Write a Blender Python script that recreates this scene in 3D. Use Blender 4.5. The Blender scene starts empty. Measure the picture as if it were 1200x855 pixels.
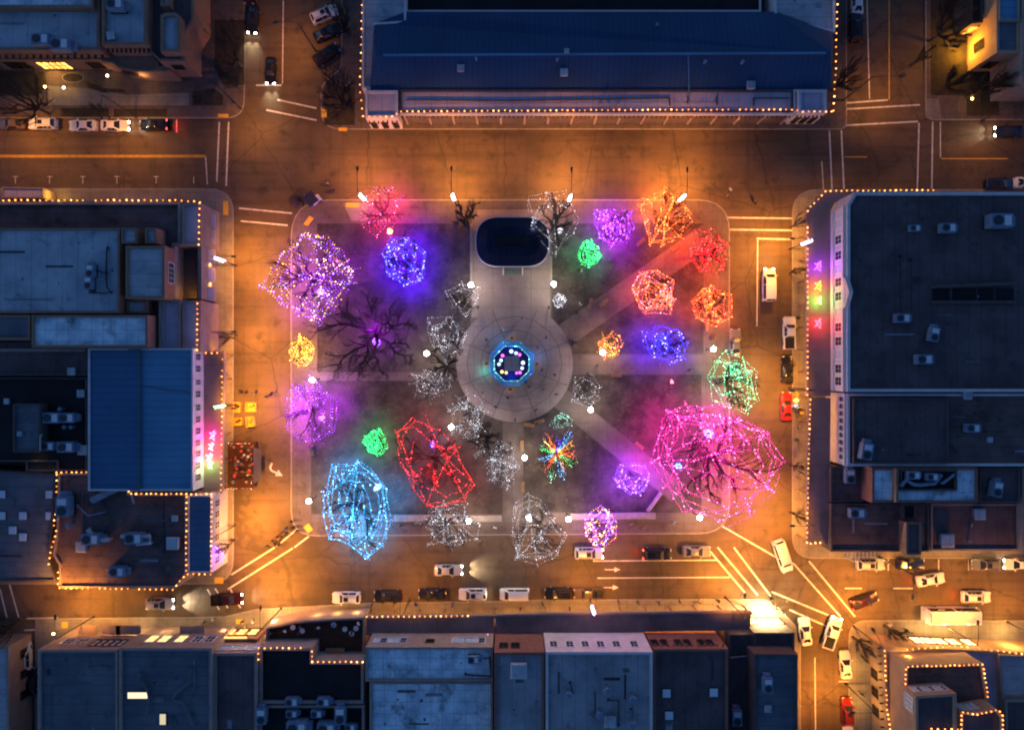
import bpy, bmesh, math, random
from mathutils import Vector, Matrix
R = math.radians
rnd = random.Random(7)
scn = bpy.context.scene
COL = scn.collection
CAMH = 115.0
S = 1.0 / 7.0
CX, CY = 600.0, 427.5

def P(px, py, z=0.0):
    """world point at height z that the survey photograph shows at (px, py)"""
    k = S * (CAMH - z) / CAMH
    return Vector(((px - CX) * k, (CY - py) * k, z))

# ------------------------------------------------------------------ materials
def _mat(name):
    m = bpy.data.materials.new(name); m.use_nodes = True
    nt = m.node_tree
    return m, nt, nt.nodes, nt.nodes['Principled BSDF'], nt.links

def plain(name, c, rough=0.7, metal=0.0, spec=0.4):
    m, nt, N, b, L = _mat(name)
    b.inputs['Base Color'].default_value = (*c, 1)
    b.inputs['Roughness'].default_value = rough
    b.inputs['Metallic'].default_value = metal
    b.inputs['Specular IOR Level'].default_value = spec
    return m

def noisy(name, c1, c2, scale=0.5, rough=0.85, detail=6.0, lo=0.35, hi=0.65, c3=None, scale3=3.0, lo3=0.55, hi3=0.7,
          bump=0.0, bscale=20.0, stretch=None, spec=0.3, seams=None):
    """two or three tones mixed by noise in world space; seams=(spacing, width, darkening, axis) draws sheet joints"""
    m, nt, N, b, L = _mat(name)
    geo = N.new('ShaderNodeNewGeometry')
    mp = N.new('ShaderNodeMapping'); L.new(geo.outputs['Position'], mp.inputs['Vector'])
    if stretch: mp.inputs['Scale'].default_value = stretch
    n1 = N.new('ShaderNodeTexNoise'); n1.inputs['Scale'].default_value = scale; n1.inputs['Detail'].default_value = detail
    n1.inputs['Roughness'].default_value = 0.6
    L.new(mp.outputs['Vector'], n1.inputs['Vector'])
    r1 = N.new('ShaderNodeMapRange'); r1.inputs['From Min'].default_value = lo; r1.inputs['From Max'].default_value = hi
    L.new(n1.outputs['Fac'], r1.inputs['Value'])
    mx = N.new('ShaderNodeMix'); mx.data_type = 'RGBA'
    mx.inputs['A'].default_value = (*c1, 1); mx.inputs['B'].default_value = (*c2, 1)
    L.new(r1.outputs['Result'], mx.inputs['Factor'])
    out = mx.outputs['Result']
    if c3 is not None:
        n2 = N.new('ShaderNodeTexNoise'); n2.inputs['Scale'].default_value = scale3; n2.inputs['Detail'].default_value = 8
        n2.inputs['Roughness'].default_value = 0.7
        L.new(mp.outputs['Vector'], n2.inputs['Vector'])
        r2 = N.new('ShaderNodeMapRange'); r2.inputs['From Min'].default_value = lo3; r2.inputs['From Max'].default_value = hi3
        L.new(n2.outputs['Fac'], r2.inputs['Value'])
        m2 = N.new('ShaderNodeMix'); m2.data_type = 'RGBA'; m2.inputs['B'].default_value = (*c3, 1)
        L.new(out, m2.inputs['A']); L.new(r2.outputs['Result'], m2.inputs['Factor'])
        out = m2.outputs['Result']
    if seams:
        sp, wd, dk, ax = seams
        for a in ax:
            sx = N.new('ShaderNodeSeparateXYZ'); L.new(geo.outputs['Position'], sx.inputs['Vector'])
            md = N.new('ShaderNodeMath'); md.operation = 'PINGPONG'; md.inputs[1].default_value = sp / 2
            L.new(sx.outputs[a], md.inputs[0])
            lt = N.new('ShaderNodeMath'); lt.operation = 'LESS_THAN'; lt.inputs[1].default_value = wd
            L.new(md.outputs[0], lt.inputs[0])
            mu = N.new('ShaderNodeMath'); mu.operation = 'MULTIPLY'; mu.inputs[1].default_value = dk
            L.new(lt.outputs[0], mu.inputs[0])
            m3 = N.new('ShaderNodeMix'); m3.data_type = 'RGBA'; m3.inputs['B'].default_value = (c1[0]*.3, c1[1]*.3, c1[2]*.3, 1)
            L.new(out, m3.inputs['A']); L.new(mu.outputs[0], m3.inputs['Factor'])
            out = m3.outputs['Result']
    L.new(out, b.inputs['Base Color'])
    b.inputs['Roughness'].default_value = rough
    b.inputs['Specular IOR Level'].default_value = spec
    if bump:
        n3 = N.new('ShaderNodeTexNoise'); n3.inputs['Scale'].default_value = bscale; n3.inputs['Detail'].default_value = 4
        L.new(mp.outputs['Vector'], n3.inputs['Vector'])
        bp = N.new('ShaderNodeBump'); bp.inputs['Strength'].default_value = bump; bp.inputs['Distance'].default_value = 0.05
        L.new(n3.outputs['Fac'], bp.inputs['Height']); L.new(bp.outputs['Normal'], b.inputs['Normal'])
    return m

def glow(name, c, s, sample=True):
    m, nt, N, b, L = _mat(name)
    b.inputs['Base Color'].default_value = (c[0]*.5, c[1]*.5, c[2]*.5, 1)
    b.inputs['Emission Color'].default_value = (*c, 1)
    b.inputs['Emission Strength'].default_value = s
    try: m.cycles.emission_sampling = 'FRONT' if sample else 'NONE'
    except Exception: pass
    return m

# ------------------------------------------------------------------ mesh builder
class MB:
    def __init__(self): self.v = []; self.f = []; self.m = []
    def face(self, pts, mi=0):
        i = len(self.v); self.v += [Vector(p) for p in pts]; self.f.append(list(range(i, i+len(pts)))); self.m.append(mi)
    def box(self, c, s, rz=0.0, mi=0, taper=1.0):
        c = Vector(c); x, y, z = s[0]/2, s[1]/2, s[2]/2
        M = Matrix.Rotation(rz, 3, 'Z'); i = len(self.v)
        for (a, b_, d) in ((-1,-1,-1),(1,-1,-1),(1,1,-1),(-1,1,-1),(-1,-1,1),(1,-1,1),(1,1,1),(-1,1,1)):
            t = taper if d > 0 else 1.0
            self.v.append(c + M @ Vector((a*x*t, b_*y*t, d*z)))
        for q in ((0,3,2,1),(4,5,6,7),(0,1,5,4),(1,2,6,5),(2,3,7,6),(3,0,4,7)):
            self.f.append([i+k for k in q]); self.m.append(mi)
    def bar(self, a, b, w, h, mi=0):
        """box from a to b, w wide and h high, standing upright"""
        a = Vector(a); b = Vector(b); d = b - a; L_ = d.length
        if L_ < 1e-6: return
        u = d / L_; up = Vector((0,0,1)) if abs(u.z) < .95 else Vector((0,1,0))
        sd = u.cross(up).normalized(); up = sd.cross(u).normalized()
        i = len(self.v)
        for p in (a, b):
            for (q, r) in ((-1,-1),(1,-1),(1,1),(-1,1)):
                self.v.append(p + sd*(q*w/2) + up*(r*h/2))
        for q in ((0,1,2,3),(7,6,5,4),(0,4,5,1),(1,5,6,2),(2,6,7,3),(3,7,4,0)):
            self.f.append([i+k for k in q]); self.m.append(mi)
    def tube(self, pts, rad, n=6, mi=0, cap=True):
        pts = [Vector(p) for p in pts]
        if not isinstance(rad, (list, tuple)): rad = [rad]*len(pts)
        i0 = len(self.v); prev = None
        for k, p in enumerate(pts):
            t = (pts[min(k+1, len(pts)-1)] - pts[max(k-1, 0)])
            if t.length < 1e-9: t = Vector((0,0,1))
            t.normalize()
            ref = Vector((0,0,1)) if abs(t.z) < .9 else Vector((1,0,0))
            if prev is not None:
                a = prev - t*prev.dot(t)
                a = a.normalized() if a.length > 1e-6 else t.cross(ref).normalized()
            else: a = t.cross(ref).normalized()
            prev = a; b = t.cross(a)
            for j in range(n):
                th = 2*math.pi*j/n
                self.v.append(p + (a*math.cos(th) + b*math.sin(th))*rad[k])
        for k in range(len(pts)-1):
            for j in range(n):
                j2 = (j+1) % n
                self.f.append([i0+k*n+j, i0+k*n+j2, i0+(k+1)*n+j2, i0+(k+1)*n+j]); self.m.append(mi)
        if cap and n > 2:
            self.f.append([i0+j for j in range(n)][::-1]); self.m.append(mi)
            e = i0+(len(pts)-1)*n; self.f.append([e+j for j in range(n)]); self.m.append(mi)
    def cyl(self, c, r, h, n=16, mi=0, r2=None):
        c = Vector(c); self.tube([c, c+Vector((0,0,h))], [r, r if r2 is None else r2], n, mi)
    def ball(self, c, r, seg=10, rings=6, mi=0, sz=1.0):
        c = Vector(c); i = len(self.v)
        self.v.append(c+Vector((0,0,-r*sz)))
        for a in range(1, rings):
            ph = -math.pi/2 + math.pi*a/rings
            for b in range(seg):
                th = 2*math.pi*b/seg
                self.v.append(c+Vector((r*math.cos(ph)*math.cos(th), r*math.cos(ph)*math.sin(th), r*math.sin(ph)*sz)))
        self.v.append(c+Vector((0,0,r*sz))); top = len(self.v)-1
        for b in range(seg):
            self.f.append([i, i+1+(b+1)%seg, i+1+b]); self.m.append(mi)
            for a in range(rings-2):
                q = i+1+a*seg
                self.f.append([q+b, q+(b+1)%seg, q+seg+(b+1)%seg, q+seg+b]); self.m.append(mi)
            q = i+1+(rings-2)*seg
            self.f.append([q+b, q+(b+1)%seg, top]); self.m.append(mi)
    def octa(self, c, r, mi=0):
        c = Vector(c); i = len(self.v)
        for d in ((r,0,0),(-r,0,0),(0,r,0),(0,-r,0),(0,0,r),(0,0,-r)): self.v.append(c+Vector(d))
        for q in ((0,2,4),(2,1,4),(1,3,4),(3,0,4),(2,0,5),(1,2,5),(3,1,5),(0,3,5)):
            self.f.append([i+k for k in q]); self.m.append(mi)
    def prism(self, poly, z0, z1, mi=0, bottom=False):
        """poly: CCW list of (x, y)"""
        n = len(poly)
        self.face([(p[0], p[1], z1) for p in poly], mi)
        if bottom: self.face([(p[0], p[1], z0) for p in reversed(poly)], mi)
        for k in range(n):
            a, b = poly[k], poly[(k+1) % n]
            self.face([(a[0],a[1],z0),(b[0],b[1],z0),(b[0],b[1],z1),(a[0],a[1],z1)], mi)
    def build(self, name, mats, parent=None, off=None, smooth=False, loc=None, rz=0.0, merge=False):
        o_ = Vector(off) if off is not None else Vector((0,0,0))
        me = bpy.data.meshes.new(name)
        me.from_pydata([tuple(p - o_) for p in self.v], [], self.f)
        if not isinstance(mats, (list, tuple)): mats = [mats]
        for m in mats: me.materials.append(m)
        if any(self.m): me.polygons.foreach_set('material_index', self.m)
        if merge:
            bm = bmesh.new(); bm.from_mesh(me); bmesh.ops.remove_doubles(bm, verts=bm.verts, dist=1e-4); bm.to_mesh(me); bm.free()
        if smooth: me.polygons.foreach_set('use_smooth', [True]*len(me.polygons))
        me.update()
        o = bpy.data.objects.new(name, me); COL.objects.link(o)
        if parent is not None: o.parent = parent
        elif loc is None: o.location = o_
        if loc is not None: o.location = loc
        if rz: o.rotation_euler.z = rz
        return o

def tag(o, label=None, cat=None, group=None, kind=None):
    if label: o['label'] = label
    if cat: o['category'] = cat
    if group: o['group'] = group
    if kind: o['kind'] = kind
    return o

def empty(name, loc, rz=0.0, label=None, cat=None, group=None):
    o = bpy.data.objects.new(name, None); COL.objects.link(o)
    o.location = loc; o.rotation_euler.z = rz; o.empty_display_size = 0.5
    return tag(o, label, cat, group)

def structure(o): o['kind'] = 'structure'; return o

KIDS = {}
def kids(o):
    return list(o.children)

def dup(o, parent=None):
    c = o.copy(); COL.objects.link(c)
    if parent is not None: c.parent = parent
    for ch in kids(o): dup(ch, c)
    return c

def lamp(kind, loc, energy, color, radius=0.15, parent=None, spot=None, blend=0.6, aim=None, name=None):
    d = bpy.data.lights.new(name or (kind.lower()+'_light'), kind)
    d.energy = energy; d.color = color
    if kind in ('POINT', 'SPOT'): d.shadow_soft_size = radius
    if kind == 'SPOT': d.spot_size = R(spot or 120); d.spot_blend = blend
    o = bpy.data.objects.new(d.name, d); COL.objects.link(o)
    o.location = loc
    if aim is not None: o.rotation_euler = Vector(aim).to_track_quat('-Z', 'Y').to_euler()
    if parent is not None: o.parent = parent
    return o

# ------------------------------------------------------------------ polygon helpers
def area2(p): return sum(p[i][0]*p[(i+1)%len(p)][1]-p[(i+1)%len(p)][0]*p[i][1] for i in range(len(p)))
def ccw(p): return list(p) if area2(p) > 0 else list(reversed(p))
def W(poly, z): return ccw([tuple(P(x, y, z)[:2]) for x, y in poly])
def rect(x0, y0, x1, y1): return [(x0,y0),(x1,y0),(x1,y1),(x0,y1)]
def inset(poly, d):
    n = len(poly); out = []
    for i in range(n):
        p0, p1, p2 = Vector(poly[i-1]), Vector(poly[i]), Vector(poly[(i+1) % n])
        e1 = (p1-p0).normalized(); e2 = (p2-p1).normalized()
        n1 = Vector((-e1.y, e1.x)); n2 = Vector((-e2.y, e2.x))
        b = n1+n2
        if b.length < 1e-4: out.append(tuple(p1+n1*d)); continue
        b.normalize(); c = max(0.35, b.dot(n1))
        out.append(tuple(p1+b*(d/c)))
    return out
def rounded(poly, rad, n=6):
    """round the corners of a polygon; rad may be one radius or one per corner"""
    out = []; m = len(poly)
    if not isinstance(rad, (list, tuple)): rad = [rad]*m
    for i in range(m):
        p0, p1, p2 = Vector(poly[i-1]), Vector(poly[i]), Vector(poly[(i+1) % m]); r = rad[i]
        if r <= 0: out.append(tuple(p1)); continue
        a = p1+(p0-p1).normalized()*r; b = p1+(p2-p1).normalized()*r
        for k in range(n+1):
            t = k/n; out.append(tuple(a*(1-t)**2+p1*2*t*(1-t)+b*t*t))
    return out
M = {}
def asphalt():
    m = noisy('asphalt', (.15,.102,.062), (.062,.044,.029), scale=.08, lo=.34, hi=.66, c3=(.038,.028,.02), scale3=.35, lo3=.53, hi3=.72, bump=.25, bscale=9, rough=.72, spec=.4)
    nt = m.node_tree; N = nt.nodes; L = nt.links; b = N['Principled BSDF']; src = b.inputs['Base Color'].links[0].from_socket
    geo = N.new('ShaderNodeNewGeometry'); nz = N.new('ShaderNodeTexNoise'); nz.inputs['Scale'].default_value = .6; nz.inputs['Detail'].default_value = 5
    L.new(geo.outputs['Position'], nz.inputs['Vector'])
    ad = N.new('ShaderNodeMix'); ad.data_type = 'RGBA'; ad.blend_type = 'ADD'; ad.inputs['Factor'].default_value = 3.0
    L.new(geo.outputs['Position'], ad.inputs['A']); L.new(nz.outputs['Color'], ad.inputs['B'])
    out = src
    for sc_, th, k in ((.06,.003,.45),(.22,.003,.22)):           # long cracks sealed with tar, then fine ones
        vo = N.new('ShaderNodeTexVoronoi'); vo.feature = 'DISTANCE_TO_EDGE'; vo.inputs['Scale'].default_value = sc_
        L.new(ad.outputs['Result'], vo.inputs['Vector'])
        lt = N.new('ShaderNodeMapRange'); lt.inputs['From Min'].default_value = th; lt.inputs['From Max'].default_value = th*3; lt.inputs['To Min'].default_value = k; lt.inputs['To Max'].default_value = 0
        L.new(vo.outputs['Distance'], lt.inputs['Value'])
        mx = N.new('ShaderNodeMix'); mx.data_type = 'RGBA'; mx.inputs['B'].default_value = (.022,.018,.015,1); L.new(out, mx.inputs['A']); L.new(lt.outputs['Result'], mx.inputs['Factor']); out = mx.outputs['Result']
    for st, sc_, lo, hi, k in (((.05,.9,1),1.0,.5,.72,.55),((.9,.05,1),1.0,.54,.74,.5),((.012,.16,1),1.0,.5,.7,.45)):      # wheel tracks and drips along both street directions
        mp = N.new('ShaderNodeMapping'); mp.inputs['Scale'].default_value = st; L.new(geo.outputs['Position'], mp.inputs['Vector'])
        n2 = N.new('ShaderNodeTexNoise'); n2.inputs['Scale'].default_value = sc_; n2.inputs['Detail'].default_value = 6; L.new(mp.outputs['Vector'], n2.inputs['Vector'])
        r2 = N.new('ShaderNodeMapRange'); r2.inputs['From Min'].default_value = lo; r2.inputs['From Max'].default_value = hi; r2.inputs['To Max'].default_value = k; L.new(n2.outputs['Fac'], r2.inputs['Value'])
        mx = N.new('ShaderNodeMix'); mx.data_type = 'RGBA'; mx.inputs['B'].default_value = (.045,.033,.024,1); L.new(out, mx.inputs['A']); L.new(r2.outputs['Result'], mx.inputs['Factor']); out = mx.outputs['Result']
    L.new(out, b.inputs['Base Color']); return m
M['asphalt'] = asphalt()
M['concrete'] = noisy('concrete', (.26,.24,.22), (.17,.155,.14), scale=.35, c3=(.1,.09,.085), scale3=1.6, lo3=.6, hi3=.75, bump=.1, seams=(1.6,.03,.6,(0,1)))
M['kerb'] = noisy('kerb_stone', (.34,.31,.28), (.24,.22,.2), scale=1.2)
M['walk_dark'] = noisy('brick_paving', (.15,.115,.1), (.09,.07,.065), scale=.3, c3=(.05,.04,.04), scale3=1.2, seams=(1.2,.03,.5,(0,1)))
M['flag'] = noisy('flagstone', (.31,.25,.235), (.22,.18,.17), scale=.25, c3=(.12,.1,.095), scale3=1.1, lo3=.58, hi3=.75, seams=(3.2,.035,.6,(0,1)))
M['lawn'] = noisy('winter_lawn', (.08,.066,.058), (.036,.029,.027), scale=.45, c3=(.15,.128,.112), scale3=2.2, lo3=.55, hi3=.75, bump=.5, bscale=14, rough=.95)
M['soil'] = noisy('dark_planting_bed', (.03,.025,.02), (.055,.045,.03), scale=1.0, rough=.95, bump=.5, bscale=6)
M['white_paint'] = noisy('worn_white_paint', (.75,.73,.7), (.42,.4,.37), scale=1.6, lo=.4, hi=.7)
M['yellow_paint'] = noisy('worn_yellow_paint', (.7,.42,.05), (.42,.26,.04), scale=1.6, lo=.4, hi=.7)
M['tactile'] = plain('yellow_tactile', (.75,.45,.05), .8)
# roofs
M['r_white'] = noisy('stained_white_roof', (.8,.92,.95), (.45,.56,.62), scale=.4, c3=(.07,.085,.1), scale3=.33, lo3=.52, hi3=.72, seams=(1.8,.055,.5,(0,1)))
M['r_pale'] = noisy('pale_roof', (.52,.55,.57), (.33,.36,.39), scale=.22, c3=(.12,.135,.16), scale3=.5, lo3=.56, hi3=.76, seams=(2.4,.055,.5,(0,)))
M['r_light'] = noisy('light_grey_roof', (.5,.5,.51), (.32,.32,.34), scale=.3, c3=(.1,.1,.12), scale3=.5, lo3=.57, hi3=.77, seams=(2.0,.055,.5,(1,)))
M['r_grey'] = noisy('grey_roof', (.4,.39,.4), (.24,.24,.255), scale=.22, c3=(.06,.06,.07), scale3=.45, lo3=.57, hi3=.75, seams=(1.9,.055,.5,(0,)))
M['r_slate'] = noisy('blue_grey_roof', (.17,.18,.2), (.095,.105,.125), scale=.2, c3=(.04,.044,.05), scale3=.5, lo3=.57, hi3=.76, seams=(1.5,.055,.5,(1,)))
M['r_dark'] = noisy('dark_roof', (.15,.105,.105), (.085,.06,.062), scale=.22, c3=(.035,.032,.034), scale3=.5, lo3=.57, hi3=.76, seams=(1.9,.055,.5,(0,)))
M['r_black'] = noisy('black_roof', (.012,.012,.014), (.02,.02,.022), scale=.3)
M['r_brown'] = noisy('brown_roof', (.17,.115,.105), (.09,.062,.058), scale=.3, c3=(.03,.024,.022), scale3=.6, lo3=.56, hi3=.8, seams=(1.6,.055,.5,(1,)))
M['r_blue'] = noisy('blue_metal_roof', (.022,.07,.16), (.015,.05,.12), scale=.12, seams=(.9,.055,.5,(0,)), rough=.5)
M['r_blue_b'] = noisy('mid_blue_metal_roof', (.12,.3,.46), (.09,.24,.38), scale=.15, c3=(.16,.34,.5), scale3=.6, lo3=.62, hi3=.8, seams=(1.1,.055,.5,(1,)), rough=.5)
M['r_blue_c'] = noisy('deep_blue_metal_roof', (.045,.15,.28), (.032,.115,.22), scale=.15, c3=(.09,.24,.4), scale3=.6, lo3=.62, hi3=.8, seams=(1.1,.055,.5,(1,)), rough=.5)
M['r_portal'] = noisy('walkway_roofing', (.34,.25,.22), (.24,.18,.16), scale=.25, c3=(.14,.105,.1), scale3=.9, lo3=.6, hi3=.8, seams=(4.0,.04,.4,(1,)))
M['r_portal_x'] = noisy('walkway_roofing_dark', (.24,.18,.175), (.15,.115,.115), scale=.25, c3=(.32,.26,.24), scale3=.9, lo3=.6, hi3=.8, seams=(4.0,.04,.4,(0,)))
M['r_lav'] = noisy('painted_flat_roof', (.56,.47,.54), (.42,.35,.41), scale=.3, c3=(.16,.13,.16), scale3=1.2, lo3=.62, hi3=.8, seams=(2.6,.055,.5,(0,)))
# walls
M['adobe'] = noisy('adobe_plaster', (.36,.2,.13), (.29,.16,.105), scale=.5, c3=(.22,.12,.08), scale3=2, bump=.15, bscale=6)
M['adobe_p'] = noisy('pale_adobe_plaster', (.5,.33,.2), (.42,.27,.17), scale=.5, bump=.15, bscale=6)
M['w_white'] = noisy('white_stucco', (.72,.66,.66), (.6,.55,.55), scale=.6, c3=(.4,.36,.36), scale3=2, lo3=.62, hi3=.85)
M['w_brick'] = noisy('brick_wall', (.3,.14,.1), (.22,.1,.075), scale=1.2, c3=(.14,.07,.055), scale3=4, seams=(.45,.02,.5,(2,)))
M['w_tan'] = noisy('tan_stucco', (.4,.3,.25), (.32,.24,.2), scale=.6, c3=(.2,.15,.13), scale3=2)
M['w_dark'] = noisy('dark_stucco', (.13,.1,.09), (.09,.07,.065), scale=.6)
M['trim'] = plain('white_trim', (.75,.72,.7), .5)
M['wood'] = noisy('dark_timber', (.07,.04,.025), (.045,.028,.018), scale=2)
M['wood_l'] = noisy('light_timber', (.32,.2,.11), (.22,.14,.08), scale=2)
M['glass'] = plain('dark_window_glass', (.02,.022,.03), .12, 0, .6)
M['metal'] = noisy('galvanised_metal', (.22,.3,.4), (.15,.2,.28), scale=1.5, rough=.45)
M['metal_d'] = plain('dark_metal', (.05,.05,.055), .5, .3)
M['black'] = plain('black_rubber', (.015,.015,.016), .8)
M['skylight'] = plain('skylight_dome', (.62,.72,.78), .25, 0, .6)
M['bark'] = noisy('bark', (.075,.058,.048), (.05,.04,.033), scale=3)
M['twig'] = plain('twigs', (.055,.042,.036), .9); M['twig_d'] = plain('dark_twigs', (.04,.032,.027), .95)
M['wire'] = plain('light_cable', (.03,.04,.03), .7)
M['lit_win'] = glow('lit_window', (1,.56,.18), 2.2)
M['lit_win_y'] = glow('lit_window_amber', (1,.5,.11), 3.2)
M['lit_hot'] = glow('lit_shop_window', (1,.66,.28), 4.2)
M['globe'] = glow('lamp_globe', (1,.8,.55), 240)
M['sodium'] = glow('sodium_lens', (1,.5,.12), 40)
M['farolito'] = glow('lantern_glow', (1,.33,.06), 5.5); M['farolito_b'] = glow('lantern_glow_bright', (1,.4,.1), 9); M['farolito_d'] = glow('lantern_glow_dim', (1,.3,.05), 3)
M['head_on'] = glow('headlight_on', (1,.9,.7), 40)
M['tail_on'] = glow('taillight_on', (1,.04,.02), 14)
M['head_off'] = plain('headlight_lens', (.6,.6,.62), .15, 0, .6)
M['tail_off'] = plain('taillight_lens', (.3,.012,.012), .2, 0, .6)
BULB = {
 'purple': ((.36,.03,1), 5.5), 'magenta': ((1,.03,.42), 5.5), 'blue': ((.03,.04,1), 7), 'cyan': ((.04,.42,1), 5),
 'red': ((1,.02,.02), 6), 'orange': ((1,.14,.015), 6), 'amber': ((1,.42,.03), 5), 'green': ((.02,1,.2), 4.5),
 'white': ((.85,.88,1), 1.25), 'violet': ((.24,.06,1), 6), 'pink': ((1,.15,.3), 6), 'gold': ((1,.6,.2), 5), 'teal': ((.2,1,.6), 3.6)}
LIGHTC = {'purple': (.42,.0,1), 'magenta': (1,.0,.45), 'blue': (.07,.0,1), 'cyan': (.0,.38,1), 'red': (1,.0,.012), 'orange': (1,.14,.02), 'amber': (1,.42,.05),
 'green': (.03,1,.25), 'white': (.9,.88,1), 'violet': (.3,.04,1), 'pink': (1,.0,.22), 'gold': (1,.6,.2), 'teal': (.3,1,.7)}
for k, (c, s) in BULB.items():
    M['b_'+k] = glow('bulb_'+k, c, s*1.35, False)
    M['s_'+k] = glow('bright_bulb_'+k, tuple(min(1, x*.9+(.03 if k in ('red','orange','amber','green') else .1)) for x in c), s*4.2, False)

M['walk_mid'] = noisy('worn_paving', (.15,.12,.112), (.1,.082,.076), scale=.3, c3=(.06,.05,.047), scale3=1.1, lo3=.56, hi3=.74, seams=(1.6,.03,.5,(0,1)))

M['patch_d'] = noisy('dark_roof_patch', (.04,.042,.046), (.06,.06,.065), scale=.8)
M['patch_l'] = noisy('light_roof_patch', (.3,.3,.32), (.2,.2,.22), scale=.8, c3=(.1,.1,.11), scale3=1.5)
M['patch_m'] = noisy('grey_roof_patch', (.14,.14,.15), (.1,.1,.11), scale=.8)
# ------------------------------------------------------------------ ground, blocks, square
g = MB(); g.face([(-420,-420,0),(420,-420,0),(420,420,0),(-420,420,0)])
structure(g.build('road_surface', M['asphalt']))
KH = 0.13
def block(name, px, rad, mat, z=KH):
    poly = rounded(W(px, 0), rad)
    b = MB(); b.prism(inset(poly, .16), 0, z); structure(b.build(name, mat))
    k = MB(); n = len(poly); inn = inset(poly, .16)
    for i in range(n):
        a, c = poly[i], poly[(i+1) % n]; d, e = inn[i], inn[(i+1) % n]
        k.face([(a[0],a[1],0),(c[0],c[1],0),(c[0],c[1],z+.004),(a[0],a[1],z+.004)])
        k.face([(a[0],a[1],z+.004),(c[0],c[1],z+.004),(e[0],e[1],z+.004),(d[0],d[1],z+.004)])
    structure(k.build('kerb', M['kerb']))
# W() makes polygons CCW, so radii are given for that order (the lists below are already CCW on the ground plane)
block('pavement', [(-700,139),(287,139),(287,-500),(-700,-500)], [0,3.2,0,0], M['walk_dark'])
block('pavement', [(376,152),(992,152),(992,-500),(400,-500),(400,80),(376,100)], [3.4,1.2,0,0,1,1.5], M['walk_dark'])
block('pavement', [(1084,141),(1900,141),(1900,-500),(1084,-500)], [1.5,0,0,0], M['walk_dark'])
block('pavement', [(-700,684),(274,684),(274,221),(-700,221)], [0,4.2,4.2,0], M['concrete'])
block('pavement', [(928,654),(1900,654),(1900,222),(928,222)], [3.6,0,0,4.2], M['concrete'])
block('pavement', [(42,1300),(938,1300),(938,738),(902,701),(640,702),(430,706),(300,713),(262,722),(42,724)], [0,0,2,2,0,0,0,0,0], M['concrete'])
block('pavement', [(994,1300),(1900,1300),(1900,726),(994,726)], [0,0,0,3.2], M['concrete'])
block('pavement', [(-700,1300),(12,1300),(12,745),(-700,745)], [0,0,1.5,0], M['concrete'])
block('plaza_pavement', [(341,628),(855,625),(855,234),(341,234)], [4.4,5.2,5.4,6.4], M['walk_mid'])
def sheet(name, pts, z, mat, w=True):
    b = MB(); b.face([(p[0], p[1], z) for p in (W(pts, 0) if w else pts)]); return structure(b.build(name, mat))
Z1, Z2, Z3 = KH+.006, KH+.012, KH+.018
# brick band round the square
for r in ([(372,258),(552,258),(552,236),(395,236)], [(646,258),(825,258),(820,236),(646,236)], [(365,625),(830,622),(815,612),(365,612)], [(344,282),(364,270),(364,611),(344,600)], [(826,262),(851,272),(851,600),(826,610)]):
    sheet('brick_path', r, Z1, M['walk_dark'])
for r in (rect(372,262,551,436), rect(365,446,589,602), rect(647,262,824,415), rect(613,439,822,600)):
    l = sheet('lawn', r, Z1, M['lawn'])
def strip(name, a, b, wd, z, mat):
    a = Vector(P(*a)[:2]); b = Vector(P(*b)[:2]); d = (b-a).normalized(); s = Vector((-d.y, d.x))*wd/2
    return sheet(name, ccw([tuple(a-s), tuple(b-s), tuple(b+s), tuple(a+s)]), z, mat, False)
strip('diagonal_path', (640,408), (838,270), 3.9, Z2, M['walk_mid'])
strip('diagonal_path', (655,465), (795,578), 3.6, Z2, M['walk_mid'])
sheet('paved_court', rect(553,246,645,372), Z2, M['flag'])
cc = P(603,426)
disc = [(cc.x+9.75*math.cos(2*math.pi*i/64), cc.y+9.75*math.sin(2*math.pi*i/64)) for i in range(64)]
sheet('plaza_circle', disc, Z3, M['flag'], False)
# joints of the circle: two rings and radial lines
jb = MB()
for rr in (5.6, 7.9):
    for i in range(16):
        a0, a1 = 2*math.pi*i/16, 2*math.pi*(i+1)/16
        p = [(cc.x+q*math.cos(t), cc.y+q*math.sin(t), Z3+.004) for q, t in ((rr,a0),(rr+.07,a0),(rr+.07,a1),(rr,a1))]
        jb.face([p[0],p[1],p[2],p[3]])
for i in range(8):
    t = math.pi*(i+.5)/4; d = Vector((math.cos(t), math.sin(t), 0)); s = Vector((-d.y, d.x, 0))*.035
    c0 = Vector((cc.x, cc.y, Z3+.004))
    for r0, r1 in ((4.3,5.58),(5.7,7.88),(8.0,9.7)):
        jb.face([c0+d*r0-s, c0+d*r1-s, c0+d*r1+s, c0+d*r0+s])
structure(jb.build('paving_joint', M['soil']))
# planting beds and corner ramps
for r in ([(415,237),(440,237),(430,258),(424,258)],): sheet('corner_ramp', [(402,238),(440,238),(428,259),(412,259)], Z2+.004, M['concrete'])
for r in (rect(406,238,421,243), [(356,263),(361,265),(368,256),(363,253)], rect(377,128,383,138), rect(256,134,268,138), rect(397,150,407,154), [(356,617),(362,613),(367,620),(361,624)], rect(262,236,268,252), rect(252,676,262,683), rect(277,725,286,730), rect(73,728,80,735)):
    sheet('tactile_paving', r, KH+.024, M['tactile'])
for r in ([(-40,84),(52,84),(56,101),(44,113),(-40,113)], [(101,96),(112,99),(124,104),(146,105),(148,109),(120,109),(104,103)], rect(72,127,128,137), rect(134,128,196,137), [(226,108),(250,104),(262,112),(262,124),(226,124)], [(252,24),(287,24),(287,100),(262,100),(252,80)],
          rect(380,102,416,147), rect(1090,-60,1132,112), rect(1132,78,1170,136)):
    sheet('planting_bed', r, Z1, M['soil'])
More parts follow.
